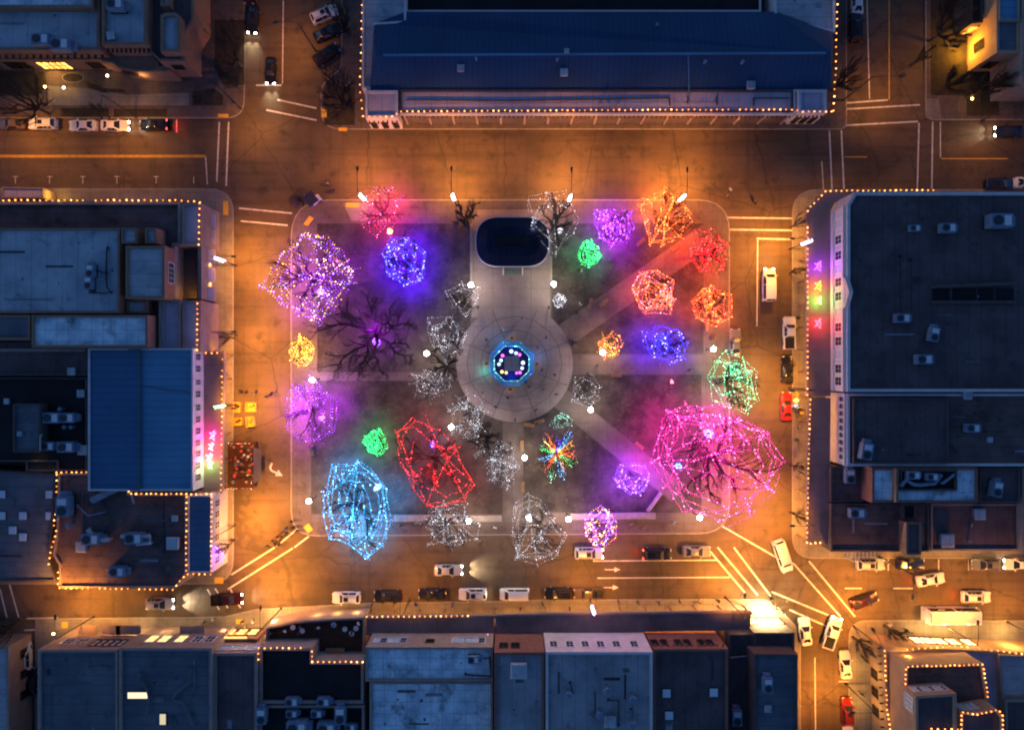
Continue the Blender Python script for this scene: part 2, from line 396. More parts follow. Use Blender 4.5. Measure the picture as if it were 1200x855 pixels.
ovp = [(86+12*math.cos(2*math.pi*i/24), 91.5+5.2*math.sin(2*math.pi*i/24)) for i in range(24)]
sheet('planting_bed', [(86+(x-86)*1.09, 91.5+(y-91.5)*1.15) for x, y in ovp], Z1, M['kerb']); sheet('planting_bed', ovp, Z2, M['soil'])
sheet('path', [(57,101),(100,104),(150,112),(222,109),(222,124),(57,124)], Z1, M['concrete'])
sheet('corner_ramp', [(1085,116),(1099,116),(1103,139),(1085,139)], Z2, M['concrete'])
# ---- road paint
def lines(name, segs, mat, w=.2):
    b = MB()
    for s in segs:
        x0, y0, x1, y1 = s[:4]; ww = s[4] if len(s) > 4 else w
        a = P(x0,y0,.006); c = P(x1,y1,.006); d = (c-a).normalized(); n = Vector((-d.y, d.x, 0))*ww/2
        b.face([a-n, c-n, c+n, a+n])
    return structure(b.build(name, mat))
lines('crosswalk_markings', [
 (257,143,254,213),(268,143,265,218),(325,117,371,127),(312,129,371,141),(280,244,342,250),(282,259,337,264),
 (990,121,1040.5,117.3),(990,128,1078,123),(990,147,1075.5,142.5),(972,153,975,222),(986,153,989,222),(1077,144,1075,221),(1093,143,1092,221),
 (852,255,928,256),(855,269,928,270),(887,279.5,928,280.5),
 (830,643,873,694),(841,641,888,697),(860,641,903,698),(841,613,912,654),(904,693,975,722),(930,660,985,722),(948,657,1002,722),(925,714,968,733),
 (271,673,322,641),(324,640,350,618),(267,690,343,642),(345,641,362,628),(243,690,257,714),(252,689,267,712),(270,690,282,712),
 (0,690,8,723),(11,684,22,723),(24,724.5,68,723.5),(28,738,68,736),
 (300,100,330,100)], M['white_paint'], .24)
lines('lane_markings', [(332,0,331,98),(207,140,207,155),(241,184.5,243,216),(1016,0,1019,116),(963,189,965,222),(1102,143,1102,184.5),(888,281.5,887,382),
 (695,657,840,656),(700,677,855,676),(990,689,1010,689),(1047,689,1070,689),(955,770,957,1000),(983,798,995,798),
 (18,207,18,215,.1),(58,207,58,215,.1),(97,207,97,215,.1),(137,207,137,215,.1),(183,207,183,215,.1),(227,207,227,215,.1),
 (15,207,21,207,.1),(55,207,61,207,.1),(94,207,100,207,.1),(134,207,140,207,.1),(180,207,186,207,.1),
 (1018,660,1018,668),(1041,655,1041,668),(1100,655,1100,668),(1135,655,1135,668)], M['white_paint'], .16)
lines('centre_line', [(-300,182.2,241,182.2),(-300,183.9,241,183.9),(1042,-300,1042,117),(1103,186,1181,186),(990,184,1016,184)], M['yellow_paint'], .17)
def arrow(px, py, rz, bent=False, s=1.0):
    b = MB(); z = .006
    pts = [(-1.3,-.09),(.3,-.09),(.3,-.42),(1.3,0),(.3,.42),(.3,.09),(-1.3,.09)]
    if bent: pts = [(-1.0,1.0),(-1.0,.3),(-.6,-.1),(.3,-.1),(.3,-.45),(1.2,0.02),(.3,.5),(.3,.12),(-.5,.12),(-.75,.4),(-.75,1.0)]
    b.face([(x*s, y*s, z) for x, y in pts]); structure(b.build('lane_arrow', M['white_paint'], loc=P(px,py,0), rz=R(rz)))
arrow(322,553,-25,True,1.2); arrow(718,667,0); arrow(716,688,0); 
def manhole(px, py, label, r=.42):
    b = MB(); b.cyl((0,0,0), r, .012, 20); b.cyl((0,0,.012), r*.8, .004, 20)
    tag(b.build('manhole_cover', M['metal_d'], loc=P(px,py,.002)), label, 'manhole cover')
manhole(1059,88,'round dark manhole cover in the lane beside the long yellow centre line')
manhole(1024,72,'round manhole cover between the white and yellow lane lines')
manhole(1184-60,680,'round manhole cover in the road behind the two white cars')
# ------------------------------------------------------------------ building kit
class Mass: pass
def bldg(name, label, cat, px, py, group=None):
    return empty(name, (*P(px,py)[:2], 0), 0, label, cat, group)
def mass(root, poly_px, h, wall, roof, par=.45, pw=.35, z0=0.0, wname='wall', rname='roof', label=None):
    """walls from z0 to h with a parapet ring and a roof sheet behind it; outline as seen at roof height"""
    poly = W(poly_px, h); inn = inset(poly, pw); off = root.location; n = len(poly)
    w = MB()
    for i in range(n):
        a, c, d, e = poly[i], poly[(i+1) % n], inn[i], inn[(i+1) % n]
        w.face([(*a,z0),(*c,z0),(*c,h),(*a,h)]); w.face([(*a,h),(*c,h),(*e,h),(*d,h)])
        w.face([(*d,h),(*e,h),(*e,h-par),(*d,h-par)])
    wo = w.build(wname, M[wall] if isinstance(wall, str) else wall, root, off)
    r = MB(); r.face([(*p, h-par+.01) for p in inset(poly, pw-.02)])
    ms = [M[roof] if isinstance(roof, str) else roof]
    if isinstance(roof, str) and roof.startswith('r_') and roof not in ('r_lav','r_black','r_blue','r_blue_b','r_blue_c') and len(poly_px) > 3:
        # repairs, walk pads and cable runs laid on the membrane (part of the same roof sheet)
        rr = random.Random(int(abs(poly[0][0]*31+poly[0][1]*17)*10)); inp = inset(poly, pw+.6); A = abs(area2(inp))/2; z = h-par+.016
        x0, x1 = min(p[0] for p in inp), max(p[0] for p in inp); y0, y1 = min(p[1] for p in inp), max(p[1] for p in inp)
        def inside(x, y):
            c_ = False
            for i in range(n):
                a, b = inp[i], inp[(i+1) % n]
                if (a[1] > y) != (b[1] > y) and x < (b[0]-a[0])*(y-a[1])/(b[1]-a[1])+a[0]: c_ = not c_
            return c_
        kinds = ['patch_d','patch_m','patch_m','patch_l'] if roof in ('r_slate','r_grey','r_light','r_pale','r_white') else ['patch_m','patch_d','patch_d','patch_l']
        ms += [M['patch_d'], M['patch_m'], M['patch_l']]; ix = {'patch_d':1,'patch_m':2,'patch_l':3}
        for k in range(min(26, int(A/26))):
            w_, d_ = rr.choice(((rr.uniform(.5,1.4),rr.uniform(.5,1.6)),(rr.uniform(2,5),rr.uniform(.25,.5)),(rr.uniform(.25,.4),rr.uniform(2,6)),(rr.uniform(.2,.5),rr.uniform(.2,.5)),(rr.uniform(.2,.5),rr.uniform(.2,.5)))); x, y = rr.uniform(x0,x1), rr.uniform(y0,y1)
            q_ = [(x-w_/2,y-d_/2),(x+w_/2,y-d_/2),(x+w_/2,y+d_/2),(x-w_/2,y+d_/2)]
            if all(inside(*p) for p in q_): r.face([(*p, z+.004*k) for p in q_], ix[rr.choice(kinds)])
        for k in range(min(4, int(A/120))):
            x, y = rr.uniform(x0,x1), rr.uniform(y0,y1); L_ = rr.uniform(4,11); ax = rr.random() < .5
            e = (x+L_, y) if ax else (x, y+L_)
            if inside(x,y) and inside(*e): r.bar((x,y,z+.12), (*e,z+.12), .07, .07, ix[rr.choice(kinds)])
    ro = r.build(rname, ms, root, off)
    if label: wo['label'] = label
    m = Mass(); m.poly = poly; m.h = h; m.root = root; m.z = h-par
    return m
def edge_of(m, px, py, z=None):
    """index of the edge whose middle lies nearest to a pixel"""
    q = Vector(P(px, py, m.h)[:2]); best = None
    for i in range(len(m.poly)):
        a, c = Vector(m.poly[i]), Vector(m.poly[(i+1) % len(m.poly)])
        t = max(0, min(1, (q-a).dot(c-a)/max(1e-6, (c-a).length_squared))); d = (a+(c-a)*t-q).length
        if best is None or d < best[0]: best = (d, i)
    return best[1]
def window(m, at, z, w, h, pane='glass', frame='trim', bars=1, recess=False, surround=.12):
    """a framed window on the wall nearest to pixel at (x, y on the roof edge); z is its sill height"""
    i = edge_of(m, *at); a, c = Vector(m.poly[i]), Vector(m.poly[(i+1) % len(m.poly)])
    d = (c-a).normalized(); nrm = Vector((d.y, -d.x)); q = Vector(P(at[0], at[1], m.h)[:2])
    p = a + d*(q-a).dot(d)
    def pt(u, v, o): r = p + d*u + nrm*o; return Vector((r.x, r.y, z+v))
    f = MB(); t = surround
    def slab(u0, u1, v0, v1, o0, o1, mb):
        P8 = [pt(u0,v0,o0),pt(u1,v0,o0),pt(u1,v1,o0),pt(u0,v1,o0),pt(u0,v0,o1),pt(u1,v0,o1),pt(u1,v1,o1),pt(u0,v1,o1)]
        for k in ((4,5,6,7),(0,4,7,3),(1,2,6,5),(3,7,6,2),(0,1,5,4)): mb.face([P8[j] for j in k])
    slab(-w/2-t, -w/2, -t, h+t, 0, .12, f); slab(w/2, w/2+t, -t, h+t, 0, .12, f)
    slab(-w/2, w/2, h, h+t, 0, .12, f); slab(-w/2, w/2, -t, 0, 0, .2, f)
    for b in range(bars):
        u = -w/2 + w*(b+1)/(bars+1); slab(u-.03, u+.03, 0, h, .02, .09, f)
    if h > 1.0: slab(-w/2, w/2, h*.5-.03, h*.5+.03, .025, .085, f)
    fo = f.build('window', M[frame], m.root, m.root.location)
    g_ = MB(); g_.face([pt(-w/2,0,.03), pt(w/2,0,.03), pt(w/2,h,.03), pt(-w/2,h,.03)])
    g_.build('pane', M[pane], fo, m.root.location); 
    return fo
def cornice(m, at0, z, d=.35, h=.3, mat='trim', frac=(0,1), name='cornice'):
    i = edge_of(m, *at0); a, c = Vector(m.poly[i]), Vector(m.poly[(i+1) % len(m.poly)])
    dd = (c-a); nrm = Vector((dd.y, -dd.x)).normalized(); a2 = a+dd*frac[0]; c2 = a+dd*frac[1]
    b = MB(); b.bar((*(a2+nrm*(d/2+.003)), z), (*(c2+nrm*(d/2+.003)), z), d, h)
    return b.build(name, M[mat], m.root, m.root.location)
def dentils(m, at0, z, n, s=(.25,.3,.35), mat='wood', name='roof_beam', out=.15):
    """a row of beam ends on one wall, each a part of its own"""
    i = edge_of(m, *at0); a, c = Vector(m.poly[i]), Vector(m.poly[(i+1) % len(m.poly)])
    dd = (c-a); nrm = Vector((dd.y, -dd.x)).normalized(); first = None; off = m.root.location
    for k in range(n):
        p = a+dd*((k+.5)/n)
        if first is None:
            b = MB(); b.bar((*(nrm*.004), 0), (*(nrm*(s[2]+out)), 0), s[0], s[1])
            first = o = b.build(name, M[mat], m.root, loc=(0,0,0))
        else: o = first.copy(); COL.objects.link(o); o.parent = m.root
        o.location = (p.x-off.x, p.y-off.y, z-off.z)
def portal(label, outer_px, inner_px, h=4.2, roof='r_portal', fascia='wood_l', posts=2.9, zl=3.1, light=(1,.4,.06), lw=260, lstep=6.0, edge='w_tan', group=None, lights=True, beams=True):
    """a covered walkway: roof slab with a parapet lip along the outer line, timber posts and lamps beneath it"""
    out = [P(x,y,h) for x, y in outer_px]; inn = [P(x,y,h) for x, y in inner_px]
    root = empty('covered_walkway', (out[0].x, out[0].y, KH), 0, label, 'covered walkway', group); off = root.location
    poly = ccw([tuple(p[:2]) for p in out] + [tuple(p[:2]) for p in reversed(inn)])
    r = MB(); r.prism(poly, h-.45, h-.1, bottom=True); r.build('roof', M[roof], root, off)
    f = MB(); L = len(out)
    # fascia with a low lip, slightly proud of the roof
    cen = sum((Vector(p) for p in poly), Vector((0,0)))/len(poly)
    for k in range(L-1):
        f.bar((out[k].x,out[k].y,h-.25), (out[k+1].x,out[k+1].y,h-.25), .34, .62)
    f.build('fascia', M[edge], root, off)
    k_lamp = 0
    for k in range(L-1):
        a, b = out[k], out[k+1]; ln = (b-a).length; n = max(1, round(ln/posts)); u = (b-a)/ln
        q = Vector((cen.x-a.x, cen.y-a.y, 0)); nn = Vector((-u.y, u.x, 0)); nn = nn if nn.dot(q) > 0 else -nn
        for j in range(n+1):
            if j == 0 and k > 0: continue
            p = a+u*(ln*j/n)+nn*.35
            pm = MB(); pm.cyl((p.x,p.y,KH), .15, h-.45-KH-.35, 8); pm.box((p.x,p.y,h-.62), (.9 if abs(u.x)>.5 else .3, .3 if abs(u.x)>.5 else .9, .3))
            pm.build('post', M[fascia], root, off)
        if lights:
            nl = max(1, round(ln/lstep))
            for j in range(nl):
                p = a+u*(ln*(j+.5)/nl)+nn*.9
                lamp('POINT', Vector((p.x,p.y,zl))-off, lw, light, .2, root)
    return root
def bulb_run(label, pts, step, z=None, r=.108, group=None, mat='farolito', cat='string lights', jit=.05):
    """a cable of lantern bulbs along a roof edge: cable thing with one child per bulb"""
    pts = [Vector(p) for p in pts]; seg = [(pts[i+1]-pts[i]).length for i in range(len(pts)-1)]; tot = sum(seg)
    n = max(2, round(tot/step)); off = pts[0]
    w = MB(); w.tube([p+Vector((0,0,.03)) for p in pts], .02, 4)
    root = tag(w.build('string_lights', M['wire'], None, off), label, cat, group)
    first = None
    for k in range(n+1):
        if rnd.random() < .035 and 0 < k < n: continue
        s = tot*k/n; i = 0
        while i < len(seg)-1 and s > seg[i]: s -= seg[i]; i += 1
        p = pts[i]+(pts[i+1]-pts[i])*min(1, s/seg[i]) + Vector((rnd.uniform(-jit,jit), rnd.uniform(-jit,jit), .16))
        if first is None:
            b = MB(); b.ball((0,0,0), r, 8, 6, 0, 1.15); first = b.build('bulb', M[mat], root, loc=p-off); o = first; o.data.polygons.foreach_set('use_smooth', [True]*len(o.data.polygons))
        else:
            o = first.copy(); COL.objects.link(o); o.parent = root; o.location = p-off
            if rnd.random() < .45: o.material_slots[0].link = 'OBJECT'; o.material_slots[0].material = M[rnd.choice(('farolito_b','farolito_d','farolito_d'))]
            o.scale = (rnd.uniform(.8,1.15),)*3
    return root
def PL(pts, h): return [P(x,y,h) for x, y in pts]
# ================================================================== A  museum, top of the frame
A = bldg('museum_building', 'brown adobe building with flat pale roofs and a lit arcade, beside the parked white sedans', 'building', 100, 20)
a1 = mass(A, [(-160,-160),(117,-160),(117,59),(-160,59)], 6.6, 'adobe', 'r_pale', .6, .5)
a1b = mass(A, [(-160,-160),(109,-160),(109,9),(-160,9)], 7.4, 'adobe', 'r_white', .5, .4, 6.0)
a2 = mass(A, [(119,-160),(172,-160),(172,53),(119,53)], 7.6, 'adobe', 'r_pale', .6, .5)
a3 = mass(A, [(174,-160),(227,-160),(227,22),(216,40),(216,72),(186,72),(174,60)], 6.2, 'adobe', 'r_brown', .5, .4)
a4 = mass(A, [(188,18),(194,15),(206,15),(211,19),(211,61),(188,61)], 7.8, 'adobe', 'r_pale', .4, .5, 5.6)
a5 = mass(A, [(188,-80),(198,-80),(198,7),(188,7)], 7.2, 'adobe', 'r_pale', .4, .3, 5.6)
a6 = mass(A, [(119,60),(172,60),(186,74),(186,78),(200,76),(200,84),(160,84),(140,80),(132,74),(119,72)], 3.9, 'adobe', 'adobe', .3, .4)
a7 = mass(A, [(-160,62),(118,62),(118,70),(-160,70)], 3.9, 'adobe', 'adobe', .3, .5)
for k, m_ in enumerate((a1,)): dentils(m_, (60,59), 5.0, 34, (.22,.28,.5))
dentils(a2, (145,53), 6.4, 10, (.22,.28,.5))
dentils(a6, (150,84), 3.2, 8, (.18,.2,.4))
for x in (6,16,104): window(a7, (x,70), .9, 2.2, 2.0, 'glass', 'wood', 2)
for x in (42,50,58,66): window(a7, (x,70), .5, 1.5, 2.6, 'lit_win_y', 'wood', 1)
for x, y in ((202,72),): window(a3, (x,y), 3.6, 1.6, 1.2, 'glass', 'wood', 2)
lamp('POINT', P(54,76,2.3)-A.location, 900, (1,.5,.1), .2, A)
lamp('POINT', P(167,92,2.6)-A.location, 110, (1,.55,.16), .15, A)

# ================================================================== B  long palace
B = bldg('palace_building', 'long one-storey palace with a blue gabled metal roof and lantern-lit front edge', 'building', 700, 60)
b1 = mass(B, [(424,-200),(476,-200),(476,27),(440,29),(440,104),(432,104),(424,104)], 4.7, 'w_white', 'r_light', .35, .35)
b2 = mass(B, [(474,-60),(892,-60),(892,14),(474,14)], 3.2, 'w_white', 'r_black', .2, .3)  # low black sheet paints the darkness of the open court
b3 = mass(B, [(906,-200),(979,-200),(979,38),(908,22)], 4.7, 'w_white', 'r_light', .35, .35)
# gable: north and south slopes, hipped towards both ends
gm = MB(); zr, ze = 7.0, 4.6
def q(x, y, z): return P(x,y,z)
gm.face([q(434,106,ze),q(974,105,ze),q(974,62,zr),q(440,65,zr)]); gm.face([q(440,65,zr),q(974,62,zr),q(974,-2,ze+.01) if False else q(910,14,ze),q(476,14,ze),q(438,28,ze)])
gm.face([q(974,62,zr),q(977,38,ze),q(910,14,ze)]); gm.face([q(434,106,ze),q(440,65,zr),q(438,28,ze)])
gm.face([q(974,105,ze),q(977,38,ze),q(974,62,zr)])
gm.build('gable_roof', M['r_blue'], B, B.location)
rm = MB(); rm.bar(q(449,64.6,zr+.06), q(968,62.2,zr+.06), .32, .1); rm.bar(q(806.5,61,zr+.1), q(807.5,110,4.8), .12, .12); rm.build('ridge_cap', M['r_blue_b'], B, B.location)
b4 = mass(B, [(468,105),(930,105),(930,132),(468,132)], 4.9, 'w_dark', 'r_lav', .3, .35)  # dark wall colour paints in the shade of the open portal
b5 = mass(B, [(428,106),(466,106),(466,138),(428,138)], 5.3, 'w_white', 'r_lav', .35, .4)
b6 = mass(B, [(936,105),(969,105),(969,132),(936,132)], 5.3, 'w_white', 'r_lav', .35, .4)
b7 = mass(B, [(930,105),(936,105),(936,131),(930,131)], 4.9, 'w_white', 'r_brown', .3, .3)
for k in range(17):
    p = P(473+k*28.4, 132.3, 4.6); q_ = MB(); q_.cyl((p.x,p.y-.18,KH), .17, 4.1, 8); q_.box((p.x,p.y-.18,4.15), (1.0,.3,.3)); q_.build('portal_post', M['w_tan'], B, B.location)
fb = MB(); a_, c_ = P(468,132.2,4.9), P(930,132.2,4.9); fb.bar((a_.x,a_.y-.17,4.72),(c_.x,c_.y-.17,4.72),.34,.42); fb.build('portal_fascia', M['w_white'], B, B.location)
dentils(b4, (700,132), 4.3, 88, (.2,.22,.5))
dentils(b5, (447,138), 3.9, 7, (.2,.22,.35)); dentils(b6, (952,132), 3.9, 7, (.2,.22,.35))
for m_, xs, yy in ((b5,(434,447,460),138),(b6,(942,952,962),132)):
    for x in xs: window(m_, (x,yy), .9, .8, 2.2, 'glass', 'wood', 0)
# low duct lines on the strip roof
dm = MB()
for s in ((476,117,600,118),(600,118,785,115),(785,115,785,124),(883,115,925,115),(883,115,883,124),(840,112,840,124),(806,112,806,122)):
    a_, c_ = P(s[0],s[1],4.75), P(s[2],s[3],4.75); dm.bar(a_, c_, .16, .14)
dm.build('roof_conduit', M['w_dark'], B, B.location)
for k in range(14):
    x = 486+k*34.5; p = P(x, 135, 2.9); lamp('POINT', (p.x-B.location.x, p.y-1.1-B.location.y, 2.6), 20, (1,.55,.18), .2, B)

def window2(m, at, w, z, h, *a, **k): return window(m, at, z, w, h, *a, **k)
# ================================================================== C  block with the stepped roofs
C1 = bldg('stepped_roof_building', 'large brick-trimmed building of many stepped flat roofs behind a lantern-lined parapet', 'building', 110, 320)
c_low = mass(C1, [(-160,236),(212,236),(212,288),(205,288),(205,351),(212,351),(212,412),(-160,412)], 6.5, 'w_tan', 'r_brown', .5, .5)
mass(C1, rect(-160,267,140,367), 9.0, 'adobe', 'r_pale', .35, .35, 6.0)
mass(C1, rect(142,267,160,285), 9.0, 'adobe', 'r_light', .3, .3, 6.0)
mass(C1, rect(170,267,183,285), 9.0, 'adobe', 'r_light', .3, .3, 6.0)
cw = mass(C1, rect(147,288,193,350), 9.6, 'adobe', 'r_light', .3, .4, 6.0)
mass(C1, rect(148,352,172,367), 7.6, 'adobe', 'r_light', .3, .3, 6.0)
mass(C1, rect(37,369,173,407), 9.4, 'adobe', 'r_white', .3, .35, 6.0)
mass(C1, rect(-160,369,35,398), 9.0, 'adobe', 'r_slate', .3, .35, 6.0)
mass(C1, rect(213,238,236,287), 6.9, 'w_tan', 'r_lav', .35, .4)
mass(C1, rect(213,352,235,412), 6.9, 'w_tan', 'r_lav', .35, .4)
mass(C1, rect(186,352,211,411), 7.1, 'w_tan', 'r_lav', .35, .4, 6.0)
mass(C1, rect(206,289,231,350), 3.9, 'w_dark', 'r_dark', .3, .3)
mass(C1, rect(232,289,236,350), 5.6, 'w_tan', 'r_lav', .2, .2)
for y in (309,315,321,327): window2(cw, (193,y), .7, 7.0, 1.5, 'glass', 'trim', 0)
lamp('POINT', P(222,345,5.2)-C1.location, 60, (1,.5,.05), .12, C1)
aw0 = None
for k, y in enumerate((258,277,300,322,344)):
    if aw0 is None:
        am = MB(); am.face([(0,-1.1,3.9),(1.7,-1.1,3.0),(1.7,1.1,3.0),(0,1.1,3.9)]); am.face([(0,-1.1,3.82),(0,1.1,3.82),(1.7,1.1,2.92),(1.7,-1.1,2.92)])
        am.face([(1.7,-1.1,3.0),(1.7,-1.1,2.7),(1.7,1.1,2.7),(1.7,1.1,3.0)]); p = P(238,y,3.5)
        aw0 = am.build('awning', M['r_lav'], C1, loc=(p.x-C1.location.x, p.y-C1.location.y, 0)); o = aw0
    else:
        o = aw0.copy(); COL.objects.link(o); p = P(238,y,3.5); o.location = (p.x-C1.location.x, p.y-C1.location.y, 0)
for y in (262,285,310,333,385,402):
    lamp('POINT', P(247,y,2.4)-C1.location, 90, (1,.5,.14), .2, C1)
# blue metal roofed hall with white front
C2 = bldg('blue_roofed_hall', 'two-storey hall with a two-toned blue metal roof and white windowed front', 'building', 165, 490)
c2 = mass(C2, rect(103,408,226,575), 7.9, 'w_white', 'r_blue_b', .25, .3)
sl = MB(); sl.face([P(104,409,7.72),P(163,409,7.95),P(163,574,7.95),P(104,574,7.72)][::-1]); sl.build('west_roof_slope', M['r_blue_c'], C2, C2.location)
for y in (418,432,448,462,478,492,506,520,533,547,561): window2(c2, (226,y), 1.0 if y not in (448,) else .8, 5.6, 1.4, 'glass', 'trim', 1)
rb = MB(); rb.bar(P(163,409,8.0),P(163,574,8.0),.25,.12); rb.bar(P(164,452,7.75),P(224,460,7.75),.12,.08); rb.build('ridge_cap', M['r_slate'], C2, C2.location)
# dark cluttered roof
C3 = bldg('dark_flat_roof_building', 'dark flat-roofed building crowded with pipes and rooftop machines', 'building', 40, 480)
mass(C3, rect(-160,401,102,440), 6.6, 'w_dark', 'r_dark', .3, .3)
mass(C3, [(-160,442),(102,442),(102,552),(66,552),(66,541),(-160,541)], 5.8, 'w_dark', 'r_black', .3, .3)
mass(C3, rect(15,473,47,530), 7.4, 'w_dark', 'r_slate', .3, .3, 5.2)
mass(C3, rect(30,536,76,552), 4.2, 'w_tan', 'r_brown', .3, .3, 0)
lamp('POINT', P(40,540,6.6)-C3.location, 14, (1,.6,.1), .1, C3)
# brown roof outlined in lanterns and the dark blue roof beside it
C4 = bldg('brown_roofed_building', 'brown-roofed corner building outlined in lanterns with a narrow blue roof at its side', 'building', 140, 625)
c4 = mass(C4, [(68,554),(151,554),(151,578),(219,578),(219,672),(206,689),(69,689),(69,662),(62,650),(66,620)], 6.0, 'w_tan', 'r_brown', .35, .35)
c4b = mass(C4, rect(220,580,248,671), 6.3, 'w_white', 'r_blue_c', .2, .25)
for y in (592,605,618,632,646,659): window2(c4b, (248,y), 1.0, 3.6, 1.5, 'glass', 'trim', 1)
C5 = bldg('deep_blue_roof_building', 'flat deep-blue roofed building dotted with small square skylights', 'building', 10, 620)
c5 = mass(C5, [(-160,543),(66,555),(60,620),(58,655),(66,681),(-160,681)], 5.4, 'w_dark', 'r_slate', .3, .3)

# ================================================================== D  block with the arcaded white facade
D1 = bldg('grand_corner_building', 'broad dark-roofed block with a pinkish white facade of curved window hoods', 'building', 1100, 340)
d1 = mass(D1, [(1002,225),(1500,225),(1500,459),(993,459),(993,240)], 9.8, 'w_white', 'r_dark', .5, .45)
for k, y in enumerate((258,277,296,312,328,345,364,382,399,415,432,447)):
    f = window2(d1, (993,y), 1.25, 6.1, 1.9, 'glass' if k % 3 else 'skylight', 'trim', 1, surround=.28)
    i = edge_of(d1, 993, 350); a_, c_ = Vector(d1.poly[i]), Vector(d1.poly[(i+1) % len(d1.poly)]); u = (c_-a_).normalized(); nr = Vector((u.y,-u.x))
    yy = P(993,y,9.8).y; p0 = a_+u*((Vector((a_.x,yy))-a_).dot(u))
    hb = MB(); arc = []
    for j in range(9):
        t = math.pi*j/8; c2_ = p0+u*(1.0*math.cos(t))+nr*.16; arc.append((c2_.x, c2_.y, 8.15+.55*math.sin(t)))
    hb.tube(arc, .14, 6); hb.build('window_hood', M['trim'], D1, D1.location)
cornice(d1, (993,350), 9.2, .5, .45); cornice(d1, (993,350), 5.6, .35, .3)
pm = MB(); i = edge_of(d1, 993, 350); pz = P(993,343,9.8)
pm.prism([(pz.x-.55,pz.y-2.3),(pz.x+.2,pz.y-2.3),(pz.x+.2,pz.y+2.3),(pz.x-.55,pz.y+2.3)], 9.4, 10.1); pm.face([(pz.x-.5,pz.y-2.3,10.1),(pz.x-.5,pz.y+2.3,10.1),(pz.x-.5,pz.y,11.4)]); pm.face([(pz.x+.1,pz.y+2.3,10.1),(pz.x+.1,pz.y-2.3,10.1),(pz.x+.1,pz.y,11.4)])
pm.face([(pz.x-.5,pz.y-2.3,10.1),(pz.x-.5,pz.y,11.4),(pz.x+.1,pz.y,11.4),(pz.x+.1,pz.y-2.3,10.1)]); pm.face([(pz.x-.5,pz.y,11.4),(pz.x-.5,pz.y+2.3,10.1),(pz.x+.1,pz.y+2.3,10.1),(pz.x+.1,pz.y,11.4)])
pm.build('pediment', M['w_white'], D1, D1.location)
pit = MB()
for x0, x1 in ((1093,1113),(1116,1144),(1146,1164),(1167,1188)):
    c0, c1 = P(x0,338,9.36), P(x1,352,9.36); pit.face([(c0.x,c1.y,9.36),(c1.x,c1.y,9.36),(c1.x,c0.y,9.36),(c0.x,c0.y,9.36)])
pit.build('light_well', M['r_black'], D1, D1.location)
wl = MB(); wl.bar(P(1092,336,9.7), P(1190,332,9.7), .5, .9); wl.bar(P(1092,354,9.6), P(1190,354,9.6), .4, .7); wl.build('parapet', M['w_dark'], D1, D1.location)
D2 = bldg('low_white_building', 'dark-roofed building with a long row of narrow windows in its low pink-lit front', 'building', 1080, 505)
d2 = mass(D2, [(993,461),(1500,461),(1500,546),(993,546)], 7.6, 'w_white', 'r_brown', .45, .4)
mass(D2, rect(1000,466,1112,543), 8.0, 'w_dark', 'r_dark', .25, .3, 7.0)
for k in range(9): window2(d2, (993,468+k*8.6), .75, 5.2, 1.5, 'glass', 'trim', 0)
cornice(d2, (993,505), 7.2, .4, .35)
D3 = bldg('stained_white_roof_building', 'long narrow building with a stained white roof and a sunken machine pit', 'building', 1080, 570)
d3 = mass(D3, [(1022,548),(1146,548),(1146,589),(1022,589)], 8.4, 'w_brick', 'r_white', .3, .35)
mass(D3, rect(1050,549,1053,588), 9.2, 'adobe', 'adobe', .2, .15, 7.5)
mass(D3, rect(1055,550,1122,575), 8.7, 'w_dark', 'r_black', .45, .3, 7.8)
mass(D3, rect(974,547,1012,588), 5.2, 'w_dark', 'r_brown', .3, .3)
mass(D3, rect(1148,548,1196,589), 6.5, 'w_dark', 'r_dark', .3, .3)
D4 = bldg('dark_brown_roof_building', 'patchwork of dark brown flat roofs with a slatted pergola above the lower street', 'building', 1080, 620)
d4 = mass(D4, [(974,590),(1089,590),(1089,646),(974,646)], 5.4, 'w_dark', 'r_brown', .3, .3)
mass(D4, rect(1062,612,1080,650), 7.2, 'adobe', 'r_dark', .25, .3, 4)
d4b = mass(D4, [(1091,590),(1196,590),(1196,645),(1091,645)], 5.0, 'w_tan', 'r_dark', .3, .3)
mass(D4, rect(1058,590,1074,609), 6.0, 'w_dark', 'r_black', .3, .3, 4)
mass(D4, rect(1198,548,1500,648), 6.0, 'w_tan', 'r_dark', .3, .3)
for x in (1100,1118,1136,1154,1172): window2(d4b, (x,645), 1.6, .5, 2.0, 'lit_win_y', 'wood', 1)
pg = MB()
for k in range(8): pg.bar(P(993+k*4.6,636,4.4), P(993+k*4.6,654,4.2), .16, .2)
pg.bar(P(990,636,4.2), P(1028,636,4.2), .2, .25); pg.bar(P(990,652,4.0), P(1028,652,4.0), .2, .25)
for x in (991,1027): pg.cyl(P(x,652,0), .12, 4.1, 6)
pg.build('pergola', M['r_pale'], D4, D4.location)
for x in (985,1035,1075,1105,1125,1150,1175,1196): lamp('POINT', P(x,654,2.3)-D4.location, 60, (1,.55,.14), .2, D4)

